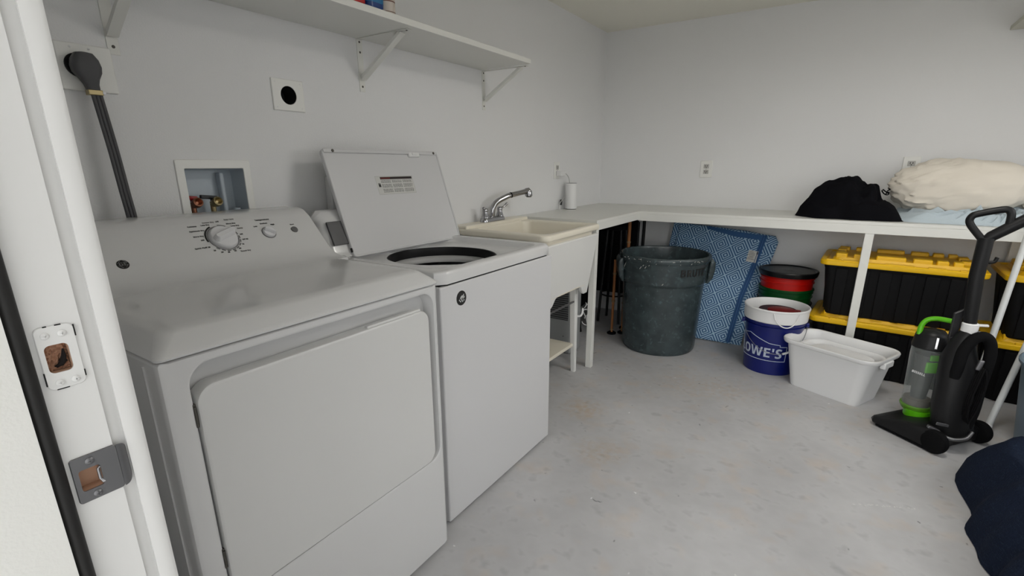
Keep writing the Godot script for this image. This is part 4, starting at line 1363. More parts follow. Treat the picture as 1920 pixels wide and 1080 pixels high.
# ---------------------------------------------------------------- under the bench
func trash_can() -> void:
	var skin := mat(Color(0.20, 0.245, 0.26), 0.27)
	var spots := Image.create(256, 256, false, Image.FORMAT_RGB8)
	var nz := FastNoiseLite.new()
	nz.seed = 91; nz.frequency = 0.02; nz.fractal_octaves = 4
	for y in 256:
		for x in 256:
			var k := nz.get_noise_2d(x, y)
			var g := 1.0 + k * 0.25
			if nz.get_noise_2d(x * 2.5 + 500, y * 2.0) > 0.42:
				g += 0.35
			spots.set_pixel(x, y, Color(0.225 * g, 0.265 * g, 0.275 * g))
	skin.albedo_color = Color.WHITE
	skin.albedo_texture = ImageTexture.create_from_image(spots)
	skin.uv1_triplanar = true
	skin.uv1_scale = Vector3.ONE * 1.7
	var t := thing("trash_can", "large round dark grey-green trash can with paint drips under the bench corner", "trash can", Vector3(0.825, 0, 0.705))
	var mb := MB.new()
	mb.lathe([Vector2(0, 0.004), Vector2(0.225, 0.004), Vector2(0.235, 0.0), Vector2(0.25, 0.0), Vector2(0.259, 0.012), Vector2(0.262, 0.03), Vector2(0.283, 0.495), Vector2(0.285, 0.503), Vector2(0.295, 0.512), Vector2(0.297, 0.522), Vector2(0.302, 0.650), Vector2(0.312, 0.662), Vector2(0.316, 0.674), Vector2(0.317, 0.690), Vector2(0.312, 0.700), Vector2(0.304, 0.703), Vector2(0.296, 0.699), Vector2(0.292, 0.685), Vector2(0.278, 0.49), Vector2(0.253, 0.03), Vector2(0.240, 0.016), Vector2(0, 0.016)], 72)
	part(mb, "body", t, skin, 40.0)
	var view := atan2(1.005, 3.542)
	for s in [-1.40, 1.74]:
		var a: float = view + s
		mb = MB.new().at(Vector3.ZERO, Basis(Vector3.UP, a))
		mb.loft([ring_xz(0.085, 0.010, 0.008, 0.50, 0, 0.290, 24), ring_xz(0.105, 0.018, 0.012, 0.54, 0, 0.304, 24), ring_xz(0.105, 0.022, 0.012, 0.60, 0, 0.310, 24), ring_xz(0.110, 0.018, 0.012, 0.65, 0, 0.312, 24), ring_xz(0.10, 0.010, 0.008, 0.672, 0, 0.306, 24)], true)
		part(mb, "handle", t, skin, 40.0)
	part(MB.new().text("BRUTE", 0.050, 0.0014, 0.3025, 0.03, 0.605, view + 0.72), "lettering", t, M.ink)
	# white paint drips below the rim
	var rng := RandomNumberGenerator.new()
	rng.seed = 3
	mb = MB.new()
	for d in [[-1.02, 0.642, 0.05], [-1.10, 0.600, 0.035], [-0.50, 0.640, 0.02], [-0.44, 0.655, 0.012], [-0.38, 0.646, 0.016], [-0.30, 0.660, 0.012], [0.02, 0.535, 0.012], [0.12, 0.668, 0.010], [0.35, 0.672, 0.012], [0.6, 0.675, 0.01], [-0.15, 0.672, 0.008]]:
		var pts := []
		for i in 5:
			var yy: float = d[1] - d[2] * i / 4.0
			var rad := lerpf(0.297, 0.302, clampf((yy - 0.522) / 0.128, 0.0, 1.0)) if yy < 0.65 else lerpf(0.302, 0.316, (yy - 0.65) / 0.026)
			var a: float = view + d[0] - 0.03 * i * d[2] * 20.0
			pts.append(Vector3(sin(a) * rad, yy, cos(a) * rad))
		mb.tube(pts, [0.001, 0.003, 0.0025, 0.003, 0.001], 6)
	for k in 26:
		var a := view + rng.randf_range(-1.0, 0.9)
		mb.box(Vector3(sin(a) * 0.316, 0.683 + rng.randf_range(-0.006, 0.01), cos(a) * 0.316), Vector3.ONE * rng.randf_range(0.003, 0.006), 0.0012, 1)
	part(mb, "paint_drips", t, mat(Color(0.72, 0.72, 0.70), 0.6))


func folded_rug() -> void:
	var img := Image.create(256, 256, false, Image.FORMAT_RGB8)
	var pale := Color(0.66, 0.78, 0.87)
	var blue := Color(0.21, 0.37, 0.55)
	var rng := RandomNumberGenerator.new()
	rng.seed = 17
	for y in 256:
		for x in 256:
			var d := absf(x / 256.0 - 0.5) + absf(y / 256.0 - 0.5)
			if d > 0.5:
				d = 1.0 - d
			var c := pale if int(d * 13.2) % 2 == 0 else blue
			img.set_pixel(x, y, c * rng.randf_range(0.9, 1.08))
	var m := mat(Color.WHITE, 0.75)
	m.albedo_texture = ImageTexture.create_from_image(img)
	var t := thing("folded_rug", "folded blue and white diamond-pattern outdoor rug leaning on the back wall behind the trash can", "rug", Vector3(1.06, 0, 0.435))
	var lean := Basis(Vector3.RIGHT, -0.365)
	var panel := func(called: String, poly: Array, off: float, thick: float) -> MeshInstance3D:
		var mb := MB.new().prism(poly, thick, thick * 0.3)
		for k in mb.v.size():
			var q := mb.v[k]
			mb.uv[k] = Vector2((0.145 * q.x - 0.048 * q.y) / 0.02131 + 1.44, (0.021 * q.x + 0.14 * q.y) / 0.02131 + 0.03)
		var p := part(mb, called, t, m, 40.0)
		p.transform = Transform3D(lean, lean * Vector3(0, 0.012, off))
		return p
	panel.call("back_fold", [Vector2(-0.40, 0), Vector2(0.297, 0), Vector2(0.321, 0.241), Vector2(0.382, 0.573), Vector2(0.424, 0.805), Vector2(0.40, 0.850), Vector2(-0.36, 0.915)], -0.058, 0.028)
	var f: MeshInstance3D = panel.call("front_fold", [Vector2(-0.36, 0), Vector2(0.235, 0), Vector2(0.269, 0.351), Vector2(0.319, 0.601), Vector2(0.357, 0.845), Vector2(0.20, 0.87), Vector2(-0.30, 0.905)], -0.030, 0.030)
	var bl := mat(Color(0.21, 0.37, 0.56), 0.8)
	var mb := MB.new()
	mb.at(Vector3(0, 0, 0.0285)).prism([Vector2(0.192, 0.008), Vector2(0.229, 0.008), Vector2(0.262, 0.351), Vector2(0.311, 0.601), Vector2(0.349, 0.838), Vector2(0.312, 0.842), Vector2(0.272, 0.601), Vector2(0.224, 0.351)], 0.004, 0.0012)
	part(mb, "border_band", f, bl, 35.0, "plain blue border band")
	mb = MB.new()
	mb.at(Vector3(0, 0, 0.0285)).prism([Vector2(-0.09, 0.866), Vector2(0.13, 0.815), Vector2(0.345, 0.800), Vector2(0.351, 0.838), Vector2(0.14, 0.855), Vector2(-0.08, 0.885)], 0.0035, 0.001)
	part(mb, "border_band", f, bl)
	for s in [0.204, 0.219]:
		part(MB.new().tube([Vector3(s, 0.01, 0.033), Vector3(s + 0.033, 0.351, 0.033), Vector3(s + 0.082, 0.601, 0.033), Vector3(s + 0.12, 0.838, 0.033)], 0.0022, 6), "stitched_cord", f, mat(Color(0.13, 0.26, 0.44), 0.8), 60.0)
	part(MB.new().at(Vector3(0.272, 0.674, 0.0335), Basis(Vector3.BACK, -0.10)).box(Vector3.ZERO, Vector3(0.068, 0.088, 0.0012)), "care_tag", f, mat(Color(0.80, 0.80, 0.78), 0.7), 35.0, "white care tag")
	var tg := MB.new().at(Vector3(0.272, 0.674, 0.0343), Basis(Vector3.BACK, -0.10))
	for k in 6:
		tg.box(Vector3(-0.012 + (k % 2) * 0.006, 0.032 - k * 0.011, 0), Vector3(0.03 + (k % 3) * 0.01, 0.003, 0.0006))
	tg.box(Vector3(0.028, 0.03, 0), Vector3(0.012, 0.02, 0.0006))
	part(tg, "tag_print", f, M.ink_grey)


func bucket_shell(r0: float, r1: float, h: float, wall := 0.003, ribs := 3) -> Array:
	var o := [Vector2(0, 0.003), Vector2(r0 - 0.012, 0.003), Vector2(r0 - 0.010, 0), Vector2(r0 - 0.003, 0), Vector2(r0, 0.004)]
	var at := func(y: float) -> float: return lerpf(r0, r1, y / h)
	for k in ribs:
		var y := h - 0.012 - (ribs - 1 - k) * 0.030 - 0.018
		o += [Vector2(at.call(y), y), Vector2(at.call(y) + 0.007, y + 0.001), Vector2(at.call(y) + 0.007, y + 0.005), Vector2(at.call(y) + 0.0005, y + 0.007)]
	o += [Vector2(r1, h - 0.014), Vector2(r1 + 0.008, h - 0.012), Vector2(r1 + 0.009, h - 0.004), Vector2(r1 + 0.005, h), Vector2(r1 - wall, h), Vector2(r1 - wall - 0.001, h - 0.01), Vector2(r0 - wall, 0.012), Vector2(0, 0.012)]
	return o


func buckets() -> void:
	# blue bucket with a white one nested in it
	var pos := Vector3(1.582, 0, 0.735)
	var view := atan2(1.83 - pos.x, 4.247 - pos.z)
	var t := thing("blue_bucket", "dark blue plastic bucket with white house logo in front of the folded rug", "bucket", pos)
	part(MB.new().lathe(bucket_shell(0.152, 0.173, 0.345, 0.003, 1), 56), "body", t, mat(Color(0.03, 0.09, 0.40), 0.3), 38.0)
	var az := view - 0.50
	var white := mat(Color(0.74, 0.78, 0.84), 0.5)
	part(MB.new().text("LOWE'S", 0.062, 0.0014, 0.1612, 0.06, 0.150, az), "lettering", t, white)
	var outline := MB.new()
	var shape := [Vector2(-0.172, 0.0), Vector2(0.172, 0.0), Vector2(0.172, 0.100), Vector2(0.130, 0.100), Vector2(0.130, 0.112), Vector2(0.070, 0.118), Vector2(-0.055, 0.165), Vector2(-0.172, 0.135)]
	for i in shape.size():
		var a: Vector2 = shape[i]
		var b: Vector2 = shape[(i + 1) % shape.size()]
		var pts := []
		var cnt := maxi(2, int(a.distance_to(b) / 0.012))
		for k in cnt + 1:
			var p := a.lerp(b, float(k) / cnt)
			var yy := 0.098 + p.y
			var rad := lerpf(0.152, 0.173, yy / 0.345) + 0.0005
			var ang := az + p.x / 0.1585
			pts.append(Vector3(sin(ang) * rad, yy, cos(ang) * rad))
		outline.tube(pts, 0.0021, 6)
	part(outline, "logo_outline", t, white, 60.0)
	var wire := mat(Color(0.50, 0.50, 0.52), 0.35, 0.8)
	var bail := []
	for k in 25:
		var u := k / 24.0
		var ang := view - 1.30 + u * 2.85
		var rad := 0.186 + 0.010 * sin(u * PI)
		bail.append(Vector3(sin(ang) * rad, 0.325 - 0.165 * sin(u * PI), cos(ang) * rad))
	part(MB.new().tube(bail, 0.0019, 8), "bail", t, wire, 60.0)
	part(MB.new().tube([bail[14], bail[15], bail[16], bail[17]], 0.0065, 12), "bail_grip", t, M.plastic, 50.0)
	for s in [0, 24]:
		var p: Vector3 = bail[s]
		part(MB.new().box(Vector3(p.x, 0.322, p.z), Vector3(0.022, 0.03, 0.022), 0.007), "ear", t, mat(Color(0.03, 0.09, 0.40), 0.3))
	var w := thing("white_bucket", "white bucket nested inside the blue logo bucket", "bucket", pos + Vector3(0, 0.055, 0))
	var prof := [Vector2(0, 0.003), Vector2(0.143, 0.0), Vector2(0.148, 0.006), Vector2(0.1655, 0.285), Vector2(0.183, 0.293), Vector2(0.186, 0.298), Vector2(0.188, 0.362), Vector2(0.191, 0.366), Vector2(0.192, 0.374), Vector2(0.189, 0.379), Vector2(0.184, 0.379), Vector2(0.180, 0.372), Vector2(0.162, 0.30), Vector2(0.143, 0.012), Vector2(0, 0.012)]
	part(MB.new().lathe(prof, 56), "body", w, M.plastic, 38.0)
	var lp := []
	for k in 17:
		var u := k / 16.0
		var ang := view - 0.05 + u * 0.78
		lp.append(Vector3(sin(ang) * (0.193 + 0.012 * sin(u * PI)), 0.362 - 0.078 * pow(sin(u * PI), 0.6), cos(ang) * (0.193 + 0.012 * sin(u * PI))))
	part(MB.new().tube(lp, 0.0035, 8), "bail", w, M.plastic, 60.0)
	var c := thing("lidded_jar", "dark blue tub with a red lid standing inside the nested white bucket", "jar", pos + Vector3(0.012, 0.068, 0.01))
	part(MB.new().lathe([Vector2(0, 0), Vector2(0.095, 0), Vector2(0.098, 0.01), Vector2(0.112, 0.325), Vector2(0.115, 0.331), Vector2(0.112, 0.337), Vector2(0.106, 0.335), Vector2(0, 0.328)], 44), "body", c, mat(Color(0.06, 0.075, 0.12), 0.4), 40.0)
	part(MB.new().at(Vector3(0.022, 0.328, 0.02)).lathe([Vector2(0, 0), Vector2(0.084, 0), Vector2(0.084, 0.012), Vector2(0.078, 0.016), Vector2(0, 0.018)], 40), "lid", c, mat(Color(0.42, 0.02, 0.05), 0.35), 40.0)
	part(MB.new().box(Vector3(0.112, 0.342, 0.012), Vector3(0.03, 0.02, 0.022), 0.006), "lid_tab", c, mat(Color(0.42, 0.02, 0.05), 0.35))
	# three nested buckets behind
	var at := Vector3(1.588, 0, 0.30)
	var cols := [["black", Color(0.03, 0.035, 0.035), "black bucket at the bottom of the nested stack behind the blue bucket"], ["green", Color(0.0, 0.28, 0.11), "green bucket between the red and black buckets of the nested stack"], ["red", Color(0.72, 0.06, 0.02), "orange-red bucket at the top of the nested stack, under the black lid"]]
	for k in 3:
		var b := thing(cols[k][0] + "_bucket", cols[k][2], "bucket", at + Vector3(0, 0.1 * k, 0))
		part(MB.new().lathe(bucket_shell(0.150, 0.168, 0.37, 0.002, 2), 52), "body", b, mat(cols[k][1], 0.35), 38.0)
	var lid := MB.new()
	lid.lathe([Vector2(0.172, -0.016), Vector2(0.183, -0.016), Vector2(0.188, 0.0), Vector2(0.190, 0.014), Vector2(0.186, 0.020), Vector2(0.176, 0.021), Vector2(0.168, 0.013), Vector2(0.06, 0.013), Vector2(0.03, 0.016), Vector2(0.0, 0.016)], 56)
	solo(lid, "bucket_lid", "round black lid lying on the top bucket of the nested stack", "lid", mat(Color(0.03, 0.035, 0.05), 0.38), at + Vector3(0, 0.572, 0), 0.0, "", 38.0)


func make_tote(label: String, where: Vector3, turn: float) -> Node3D:
	var t := thing("storage_tote", label, "storage box", where, turn, "black and yellow storage totes")
	var h := 0.335
	var mb := MB.new()
	mb.loft([ring_xz(0.325, 0.192, 0.035, 0.004), ring_xz(0.332, 0.198, 0.038, 0.0), ring_xz(0.338, 0.204, 0.04, 0.008), ring_xz(0.372, 0.226, 0.04, h - 0.04), ring_xz(0.378, 0.232, 0.04, h - 0.02), ring_xz(0.378, 0.232, 0.04, h)], true)
	part(mb, "body", t, M.tote, 40.0)
	var rib := MB.new()
	rib.loft([ring_xz(0.030, 0.012, 0.006, 0.012, 0, 0, 16), ring_xz(0.034, 0.012, 0.006, h - 0.035, 0, 0.020, 16), ring_xz(0.030, 0.006, 0.004, h - 0.025, 0, 0.018, 16)], true)
	var first: MeshInstance3D
	for k in 6:
		var x := -0.275 + k * 0.11
		if first == null:
			first = part(rib, "rib", t, M.tote, 40.0)
			first.transform = Transform3D(Basis.IDENTITY, Vector3(x, 0, 0.206))
		else:
			clone(first, t, Transform3D(Basis.IDENTITY, Vector3(x, 0, 0.206)))
	for s in [-1.0, 1.0]:
		clone(first, t, Transform3D(Basis(Vector3.UP, s * PI / 2), Vector3(s * 0.340, 0, 0.07)))
		clone(first, t, Transform3D(Basis(Vector3.UP, s * PI / 2), Vector3(s * 0.340, 0, -0.07)))
	# lid: lip, channel, raised crenellated rim
	mb = MB.new()
	mb.loft([ring_xz(0.380, 0.234, 0.04, h - 0.012), ring_xz(0.398, 0.250, 0.045, h - 0.012), ring_xz(0.402, 0.254, 0.048, h - 0.006), ring_xz(0.402, 0.254, 0.048, h + 0.014), ring_xz(0.396, 0.248, 0.045, h + 0.020), ring_xz(0.372, 0.224, 0.04, h + 0.020), ring_xz(0.366, 0.218, 0.04, h + 0.012), ring_xz(0.345, 0.197, 0.04, h + 0.012), ring_xz(0.334, 0.186, 0.04, h + 0.034), ring_xz(0.300, 0.15, 0.04, h + 0.036)], true)
	var lid := part(mb, "lid", t, M.yellow, 38.0, "yellow snap lid")
	for bl in [[-0.295, 0.06], [-0.205, 0.055], [-0.045, 0.145], [0.105, 0.09], [0.195, 0.055], [0.265, 0.045]]:
		for s in [-1.0, 1.0]:
			part(MB.new().box(Vector3(bl[0], h + 0.034, s * 0.155), Vector3(bl[1], 0.046, 0.060), 0.007), "raised_block", lid, M.yellow)
	for s in [-1.0, 1.0]:
		for z in [-0.07, 0.07]:
			part(MB.new().box(Vector3(s * 0.305, h + 0.034, z), Vector3(0.05, 0.044, 0.07), 0.007), "raised_block", lid, M.yellow)
	for x in [-0.33, -0.24, 0.0, 0.17, 0.31]:
		var w := 0.14 if x == 0.0 else 0.08
		part(MB.new().box(Vector3(x, h + 0.0215, 0.238), Vector3(w, 0.007, 0.024), 0.002), "lip_pad", lid, M.yellow)
	return t


func totes() -> void:
	var a := make_tote("yellow-lidded black tote on the floor behind the white bin, under another tote", Vector3(2.178, 0, 0.375), -0.075)
	copy(a, Vector3(2.186, 0.373, 0.365), -0.05, "yellow-lidded black tote stacked just under the bench, left of the vacuum wand")
	copy(a, Vector3(3.035, 0, 0.40), -0.06, "yellow-lidded black tote on the floor at the right edge, behind the metal poles")
	copy(a, Vector3(3.045, 0.373, 0.39), -0.04, "upper yellow-lidded black tote cut off by the right edge of the picture")


func white_bin() -> void:
	var t := thing("white_bin", "white rectangular plastic bin with handles in front of the black totes", "bin", Vector3(1.946, 0, 0.925), deg_to_rad(-25.0))
	var tub := func(h: float, s: float) -> Array:
		var a := 0.195 * s
		var b := 0.130 * s
		var A := 0.262 * s
		var B := 0.175 * s
		return [ring_xz(a - 0.01, b - 0.01, 0.04, 0.002), ring_xz(a - 0.004, b - 0.004, 0.045, 0.0), ring_xz(a, b, 0.05, 0.008), ring_xz(A - 0.022, B - 0.020, 0.065, h - 0.03), ring_xz(A - 0.004, B - 0.004, 0.075, h - 0.026), ring_xz(A, B, 0.08, h - 0.020), ring_xz(A + 0.003, B + 0.003, 0.082, h - 0.006), ring_xz(A, B, 0.08, h), ring_xz(A - 0.008, B - 0.008, 0.075, h), ring_xz(A - 0.016, B - 0.014, 0.07, h - 0.006), ring_xz(A - 0.03, B - 0.026, 0.065, h - 0.03), ring_xz(a - 0.006, b - 0.006, 0.05, 0.012)]
	part(MB.new().loft(tub.call(0.295, 1.0), true), "body", t, M.plastic, 45.0)
	for s in [-1.0, 1.0]:
		part(MB.new().box(Vector3(s * 0.256, 0.258, 0.02), Vector3(0.028, 0.035, 0.10), 0.006), "handle", t, M.plastic)
	var i := thing("inner_tub", "smaller white plastic tub nested inside the white bin", "tub", Vector3(1.950, 0.095, 0.925), deg_to_rad(-25.0))
	var r: Array = tub.call(0.155, 0.80)
	part(MB.new().loft(r, true), "body", i, M.plastic, 45.0)
	part(MB.new().loft([ring_xz(0.155, 0.10, 0.05, 0.10), ring_xz(0.165, 0.105, 0.06, 0.135), ring_xz(0.14, 0.08, 0.05, 0.148), ring_xz(0.08, 0.04, 0.03, 0.150)], true), "rounded_cover", i, M.plastic, 60.0)


# ---------------------------------------------------------------- vacuum cleaner
func vacuum_cleaner() -> void:
	var t := thing("vacuum_cleaner", "black and green upright vacuum cleaner with loop handle and clear dirt canister", "vacuum", Vector3(2.43, 0, 1.32))
	var green := mat(Color(0.36, 0.72, 0.06), 0.35)
	var grey := mat(Color(0.16, 0.16, 0.17), 0.45)
	var bp: Material = M.black_plastic
	var F := Vector3(-0.774, 0, -0.633).normalized()
	var hb := Basis(F, Vector3.UP, F.cross(Vector3.UP))
	# floor head
	var mb := MB.new()
	mb.x = Transform3D(hb, hb * Vector3(0, 0, -0.168))
	mb.prism([Vector2(-0.045, 0.02), Vector2(-0.02, 0.008), Vector2(0.225, 0.006), Vector2(0.252, 0.012), Vector2(0.262, 0.030), Vector2(0.250, 0.050), Vector2(0.205, 0.066), Vector2(0.09, 0.095), Vector2(-0.01, 0.105), Vector2(-0.045, 0.085)], 0.336, 0.014)
	var head := part(mb, "floor_head", t, bp, 50.0)
	mb = MB.new()
	mb.x = Transform3D(hb, Vector3.ZERO)
	mb.box(Vector3(0.105, 0.010, 0), Vector3(0.25, 0.016, 0.33), 0.006)
	part(mb, "sole", head, M.black_matte)
	for s in [-1.0, 1.0]:
		mb = MB.new()
		var spin := Basis(F, Vector3.UP.cross(F) * -1.0, Vector3.UP)
		mb.x = Transform3D(Basis(F, F.cross(Vector3.UP), -Vector3.UP), hb * Vector3(-0.035, 0.056, s * 0.150))
		mb.lathe([Vector2(0, -0.022), Vector2(0.040, -0.022), Vector2(0.053, -0.016), Vector2(0.056, -0.006), Vector2(0.056, 0.006), Vector2(0.053, 0.016), Vector2(0.040, 0.022), Vector2(0, 0.022)], 36)
		part(mb, "wheel", t, M.black_matte, 45.0)
	# body tower
	var ell := func(hx: float, hz: float, y: float, cx: float, cz: float) -> PackedVector3Array:
		var o := PackedVector3Array()
		for k in 32:
			var a := TAU * k / 32
			var p := F * (cos(a) * hx) + (F.cross(Vector3.UP)) * (sin(a) * -hz)
			o.append(Vector3(cx + p.x, y, cz + p.z))
		return o
	mb = MB.new()
	mb.loft([ell.call(0.060, 0.075, 0.065, 0.005, 0.020), ell.call(0.075, 0.090, 0.10, 0.0, 0.018), ell.call(0.078, 0.095, 0.20, -0.012, 0.012), ell.call(0.072, 0.088, 0.34, -0.022, 0.004), ell.call(0.066, 0.078, 0.43, -0.032, -0.004), ell.call(0.050, 0.060, 0.49, -0.034, -0.004), ell.call(0.036, 0.042, 0.545, -0.030, 0.0), ell.call(0.028, 0.030, 0.57, -0.026, 0.002)], true)
	var body := part(mb, "body", t, bp, 50.0)
	# clear canister in front of the tower
	var c := Vector3(-0.128, 0, -0.108)
	var clear := mat(Color(0.70, 0.73, 0.72, 0.20), 0.06)
	clear.transparency = BaseMaterial3D.TRANSPARENCY_ALPHA
	part(MB.new().at(c).lathe([Vector2(0.060, 0.125), Vector2(0.061, 0.13), Vector2(0.072, 0.43), Vector2(0.072, 0.44)], 40), "dirt_canister", t, clear, 50.0, "clear plastic dirt canister")
	part(MB.new().at(c).lathe([Vector2(0, 0.135), Vector2(0.030, 0.135), Vector2(0.045, 0.36), Vector2(0.050, 0.40), Vector2(0, 0.40)], 28), "filter_core", t, mat(Color(0.22, 0.22, 0.22), 0.6))
	part(MB.new().at(c, Basis(Vector3.UP, 0.5)).box(Vector3(0.0, 0.345, 0.046), Vector3(0.062, 0.055, 0.012), 0.004).box(Vector3(0.0, 0.395, 0.046), Vector3(0.040, 0.030, 0.012), 0.004), "green_baffle", t, green)
	part(MB.new().at(c).lathe([Vector2(0, 0.126), Vector2(0.056, 0.126), Vector2(0.058, 0.165), Vector2(0.02, 0.172), Vector2(0, 0.172)], 28), "dust", t, mat(Color(0.34, 0.31, 0.27), 0.95))
	part(MB.new().at(c).lathe([Vector2(0.0, 0.106), Vector2(0.058, 0.106), Vector2(0.064, 0.118), Vector2(0.0675, 0.127), Vector2(0.066, 0.134), Vector2(0, 0.132)], 40), "canister_base", t, mat(Color(0.36, 0.56, 0.16), 0.35), 40.0)
	part(MB.new().at(c + Vector3(0.012, 0, 0.012)).loft([ell.call(0.046, 0.050, 0.060, 0.006, 0.006), ell.call(0.056, 0.060, 0.075, 0, 0), ell.call(0.0585, 0.0625, 0.112, 0, 0)], true), "green_cup", t, green, 40.0)
	part(MB.new().at(c).lathe([Vector2(0, 0.438), Vector2(0.0735, 0.438), Vector2(0.074, 0.446), Vector2(0.066, 0.50), Vector2(0.045, 0.525), Vector2(0, 0.53)], 40), "canister_top", t, bp, 50.0)
	part(MB.new().at(c).tube(curve([Vector3(-0.055, 0.500, 0.02), Vector3(-0.052, 0.545, 0.015), Vector3(-0.035, 0.575, 0.014), Vector3(0.0, 0.588, 0.020), Vector3(0.052, 0.590, 0.045)], 5), 0.0115, 14), "carry_handle", t, green, 50.0)
	part(MB.new().at(c + Vector3(0.012, 0.478, 0.068), Basis(Vector3.RIGHT, -0.14)).box(Vector3.ZERO, Vector3(0.013, 0.058, 0.010), 0.003), "latch", t, M.chrome)
	var face := Basis(Vector3.UP, -0.42)
	part(MB.new().at(c + face * Vector3(0, 0, 0.0685) + Vector3(0, 0.315, 0), face * Basis(Vector3.BACK, -0.12)).text("BISSELL", 0.011, 0.001), "lettering", t, M.plastic)
	# crevice tool clipped beside the wand
	mb = MB.new()
	var cb := Basis(Vector3.UP, 0.35)
	mb.x = Transform3D(cb, Vector3(-0.074, 0, -0.030))
	mb.prism([Vector2(-0.016, 0.525), Vector2(0.016, 0.530), Vector2(0.022, 0.665), Vector2(-0.016, 0.642)], 0.014, 0.003)
	mb.prism([Vector2(-0.008, 0.49), Vector2(0.010, 0.49), Vector2(0.016, 0.531), Vector2(-0.016, 0.526)], 0.014, 0.003)
	mb.tube([Vector3(0.001, 0.43, 0.007), Vector3(0.001, 0.495, 0.007)], 0.007, 10)
	part(mb, "crevice_tool", t, grey)
	# wand, clip, handle
	part(MB.new().tube([Vector3(-0.022, 0.56, 0.0), Vector3(-0.034, 0.66, -0.001), Vector3(-0.046, 0.82, -0.008), Vector3(-0.046, 0.99, -0.015)], [0.0225, 0.0255, 0.0275, 0.0285], 20), "wand", t, bp, 50.0)
	mb = MB.new()
	mb.at(Vector3(-0.025, 0.583, 0.002)).lathe([Vector2(0.025, -0.028), Vector2(0.030, -0.024), Vector2(0.031, 0.022), Vector2(0.027, 0.026), Vector2(0, 0.026)], 28)
	mb.at(Vector3(0.008, 0.603, 0.002), Basis(Vector3.BACK, 0.10)).box(Vector3(0.006, 0, 0), Vector3(0.044, 0.009, 0.020), 0.003)
	part(mb, "wand_clip", t, M.plastic, 40.0, "white wand clip")
	part(MB.new().box(Vector3(0.006, 0.564, 0.028), Vector3(0.012, 0.036, 0.008), 0.003), "release_button", t, M.satin)
	var loop := curve([Vector3(-0.060, 0.985, -0.018), Vector3(-0.110, 1.048, -0.02), Vector3(-0.110, 1.080, -0.02), Vector3(-0.085, 1.094, -0.02), Vector3(-0.020, 1.113, -0.02), Vector3(0.002, 1.112, -0.02), Vector3(0.014, 1.095, -0.02), Vector3(0.016, 1.052, -0.02)], 5)
	part(MB.new().tube(loop, 0.0145, 14), "loop_handle", t, bp, 50.0)
	part(MB.new().tube([Vector3(-0.050, 0.965, -0.018), Vector3(-0.030, 0.998, -0.02), Vector3(0.020, 1.040, -0.02), Vector3(0.066, 1.078, -0.02), Vector3(0.10, 1.102, -0.02)], [0.022, 0.023, 0.024, 0.024, 0.022], 16), "grip", t, bp, 50.0)
	part(MB.new().tube(curve([Vector3(-0.02, 0.885, -0.015), Vector3(0.0, 0.89, -0.015), Vector3(0.006, 0.91, -0.015)]), 0.0075, 10), "cord_hook", t, bp, 50.0)
	# hose arching down the back, cord, hooks and small silver plates
	part(MB.new().tube(curve([Vector3(-0.045, 0.36, 0.065), Vector3(-0.042, 0.42, 0.068), Vector3(-0.036, 0.49, 0.06), Vector3(-0.010, 0.545, 0.045), Vector3(0.025, 0.56, 0.030), Vector3(0.053, 0.53, 0.020), Vector3(0.064, 0.46, 0.020), Vector3(0.058, 0.34, 0.028), Vector3(0.055, 0.20, 0.040), Vector3(0.035, 0.10, 0.050)], 5), 0.023, 14), "hose", t, M.black_matte, 50.0)
	for k in 4:
		var o := Vector3(0.004 * k, 0, 0.010 * k)
		part(MB.new().tube(curve([Vector3(0.03, 0.43, 0.066) + o, Vector3(0.016, 0.36, 0.088) + o, Vector3(0.006, 0.26, 0.098) + o, Vector3(0.02, 0.17, 0.086) + o, Vector3(0.04, 0.25, 0.076) + o, Vector3(0.046, 0.36, 0.070) + o, Vector3(0.034, 0.43, 0.066) + o], 4), 0.004, 8), "power_cord", t, M.black_matte, 60.0)
	part(MB.new().at(Vector3(0.026, 0.44, 0.078), Basis(Vector3.BACK, -0.15)).box(Vector3.ZERO, Vector3(0.020, 0.05, 0.014), 0.006), "cord_clip", t, M.satin)
	mb = MB.new().at(Vector3(-0.048, 0.135, 0.106), Basis(Vector3.UP, 0.35) * Basis(Vector3.BACK, -0.15))
	mb.box(Vector3.ZERO, Vector3(0.055, 0.014, 0.006), 0.002)
	part(mb, "badge", t, M.satin)
	part(MB.new().at(Vector3(-0.076, 0.103, 0.10), Basis(Vector3.UP, 0.2) * Basis(Vector3.BACK, -0.35)).box(Vector3.ZERO, Vector3(0.05, 0.014, 0.022), 0.003), "foot_pedal", t, M.satin)
	part(MB.new().tube(curve([Vector3(-0.05, 0.080, 0.10), Vector3(0.0, 0.074, 0.108), Vector3(0.045, 0.085, 0.092), Vector3(0.066, 0.112, 0.066)], 5), 0.008, 10), "rear_trim", t, M.satin, 50.0)


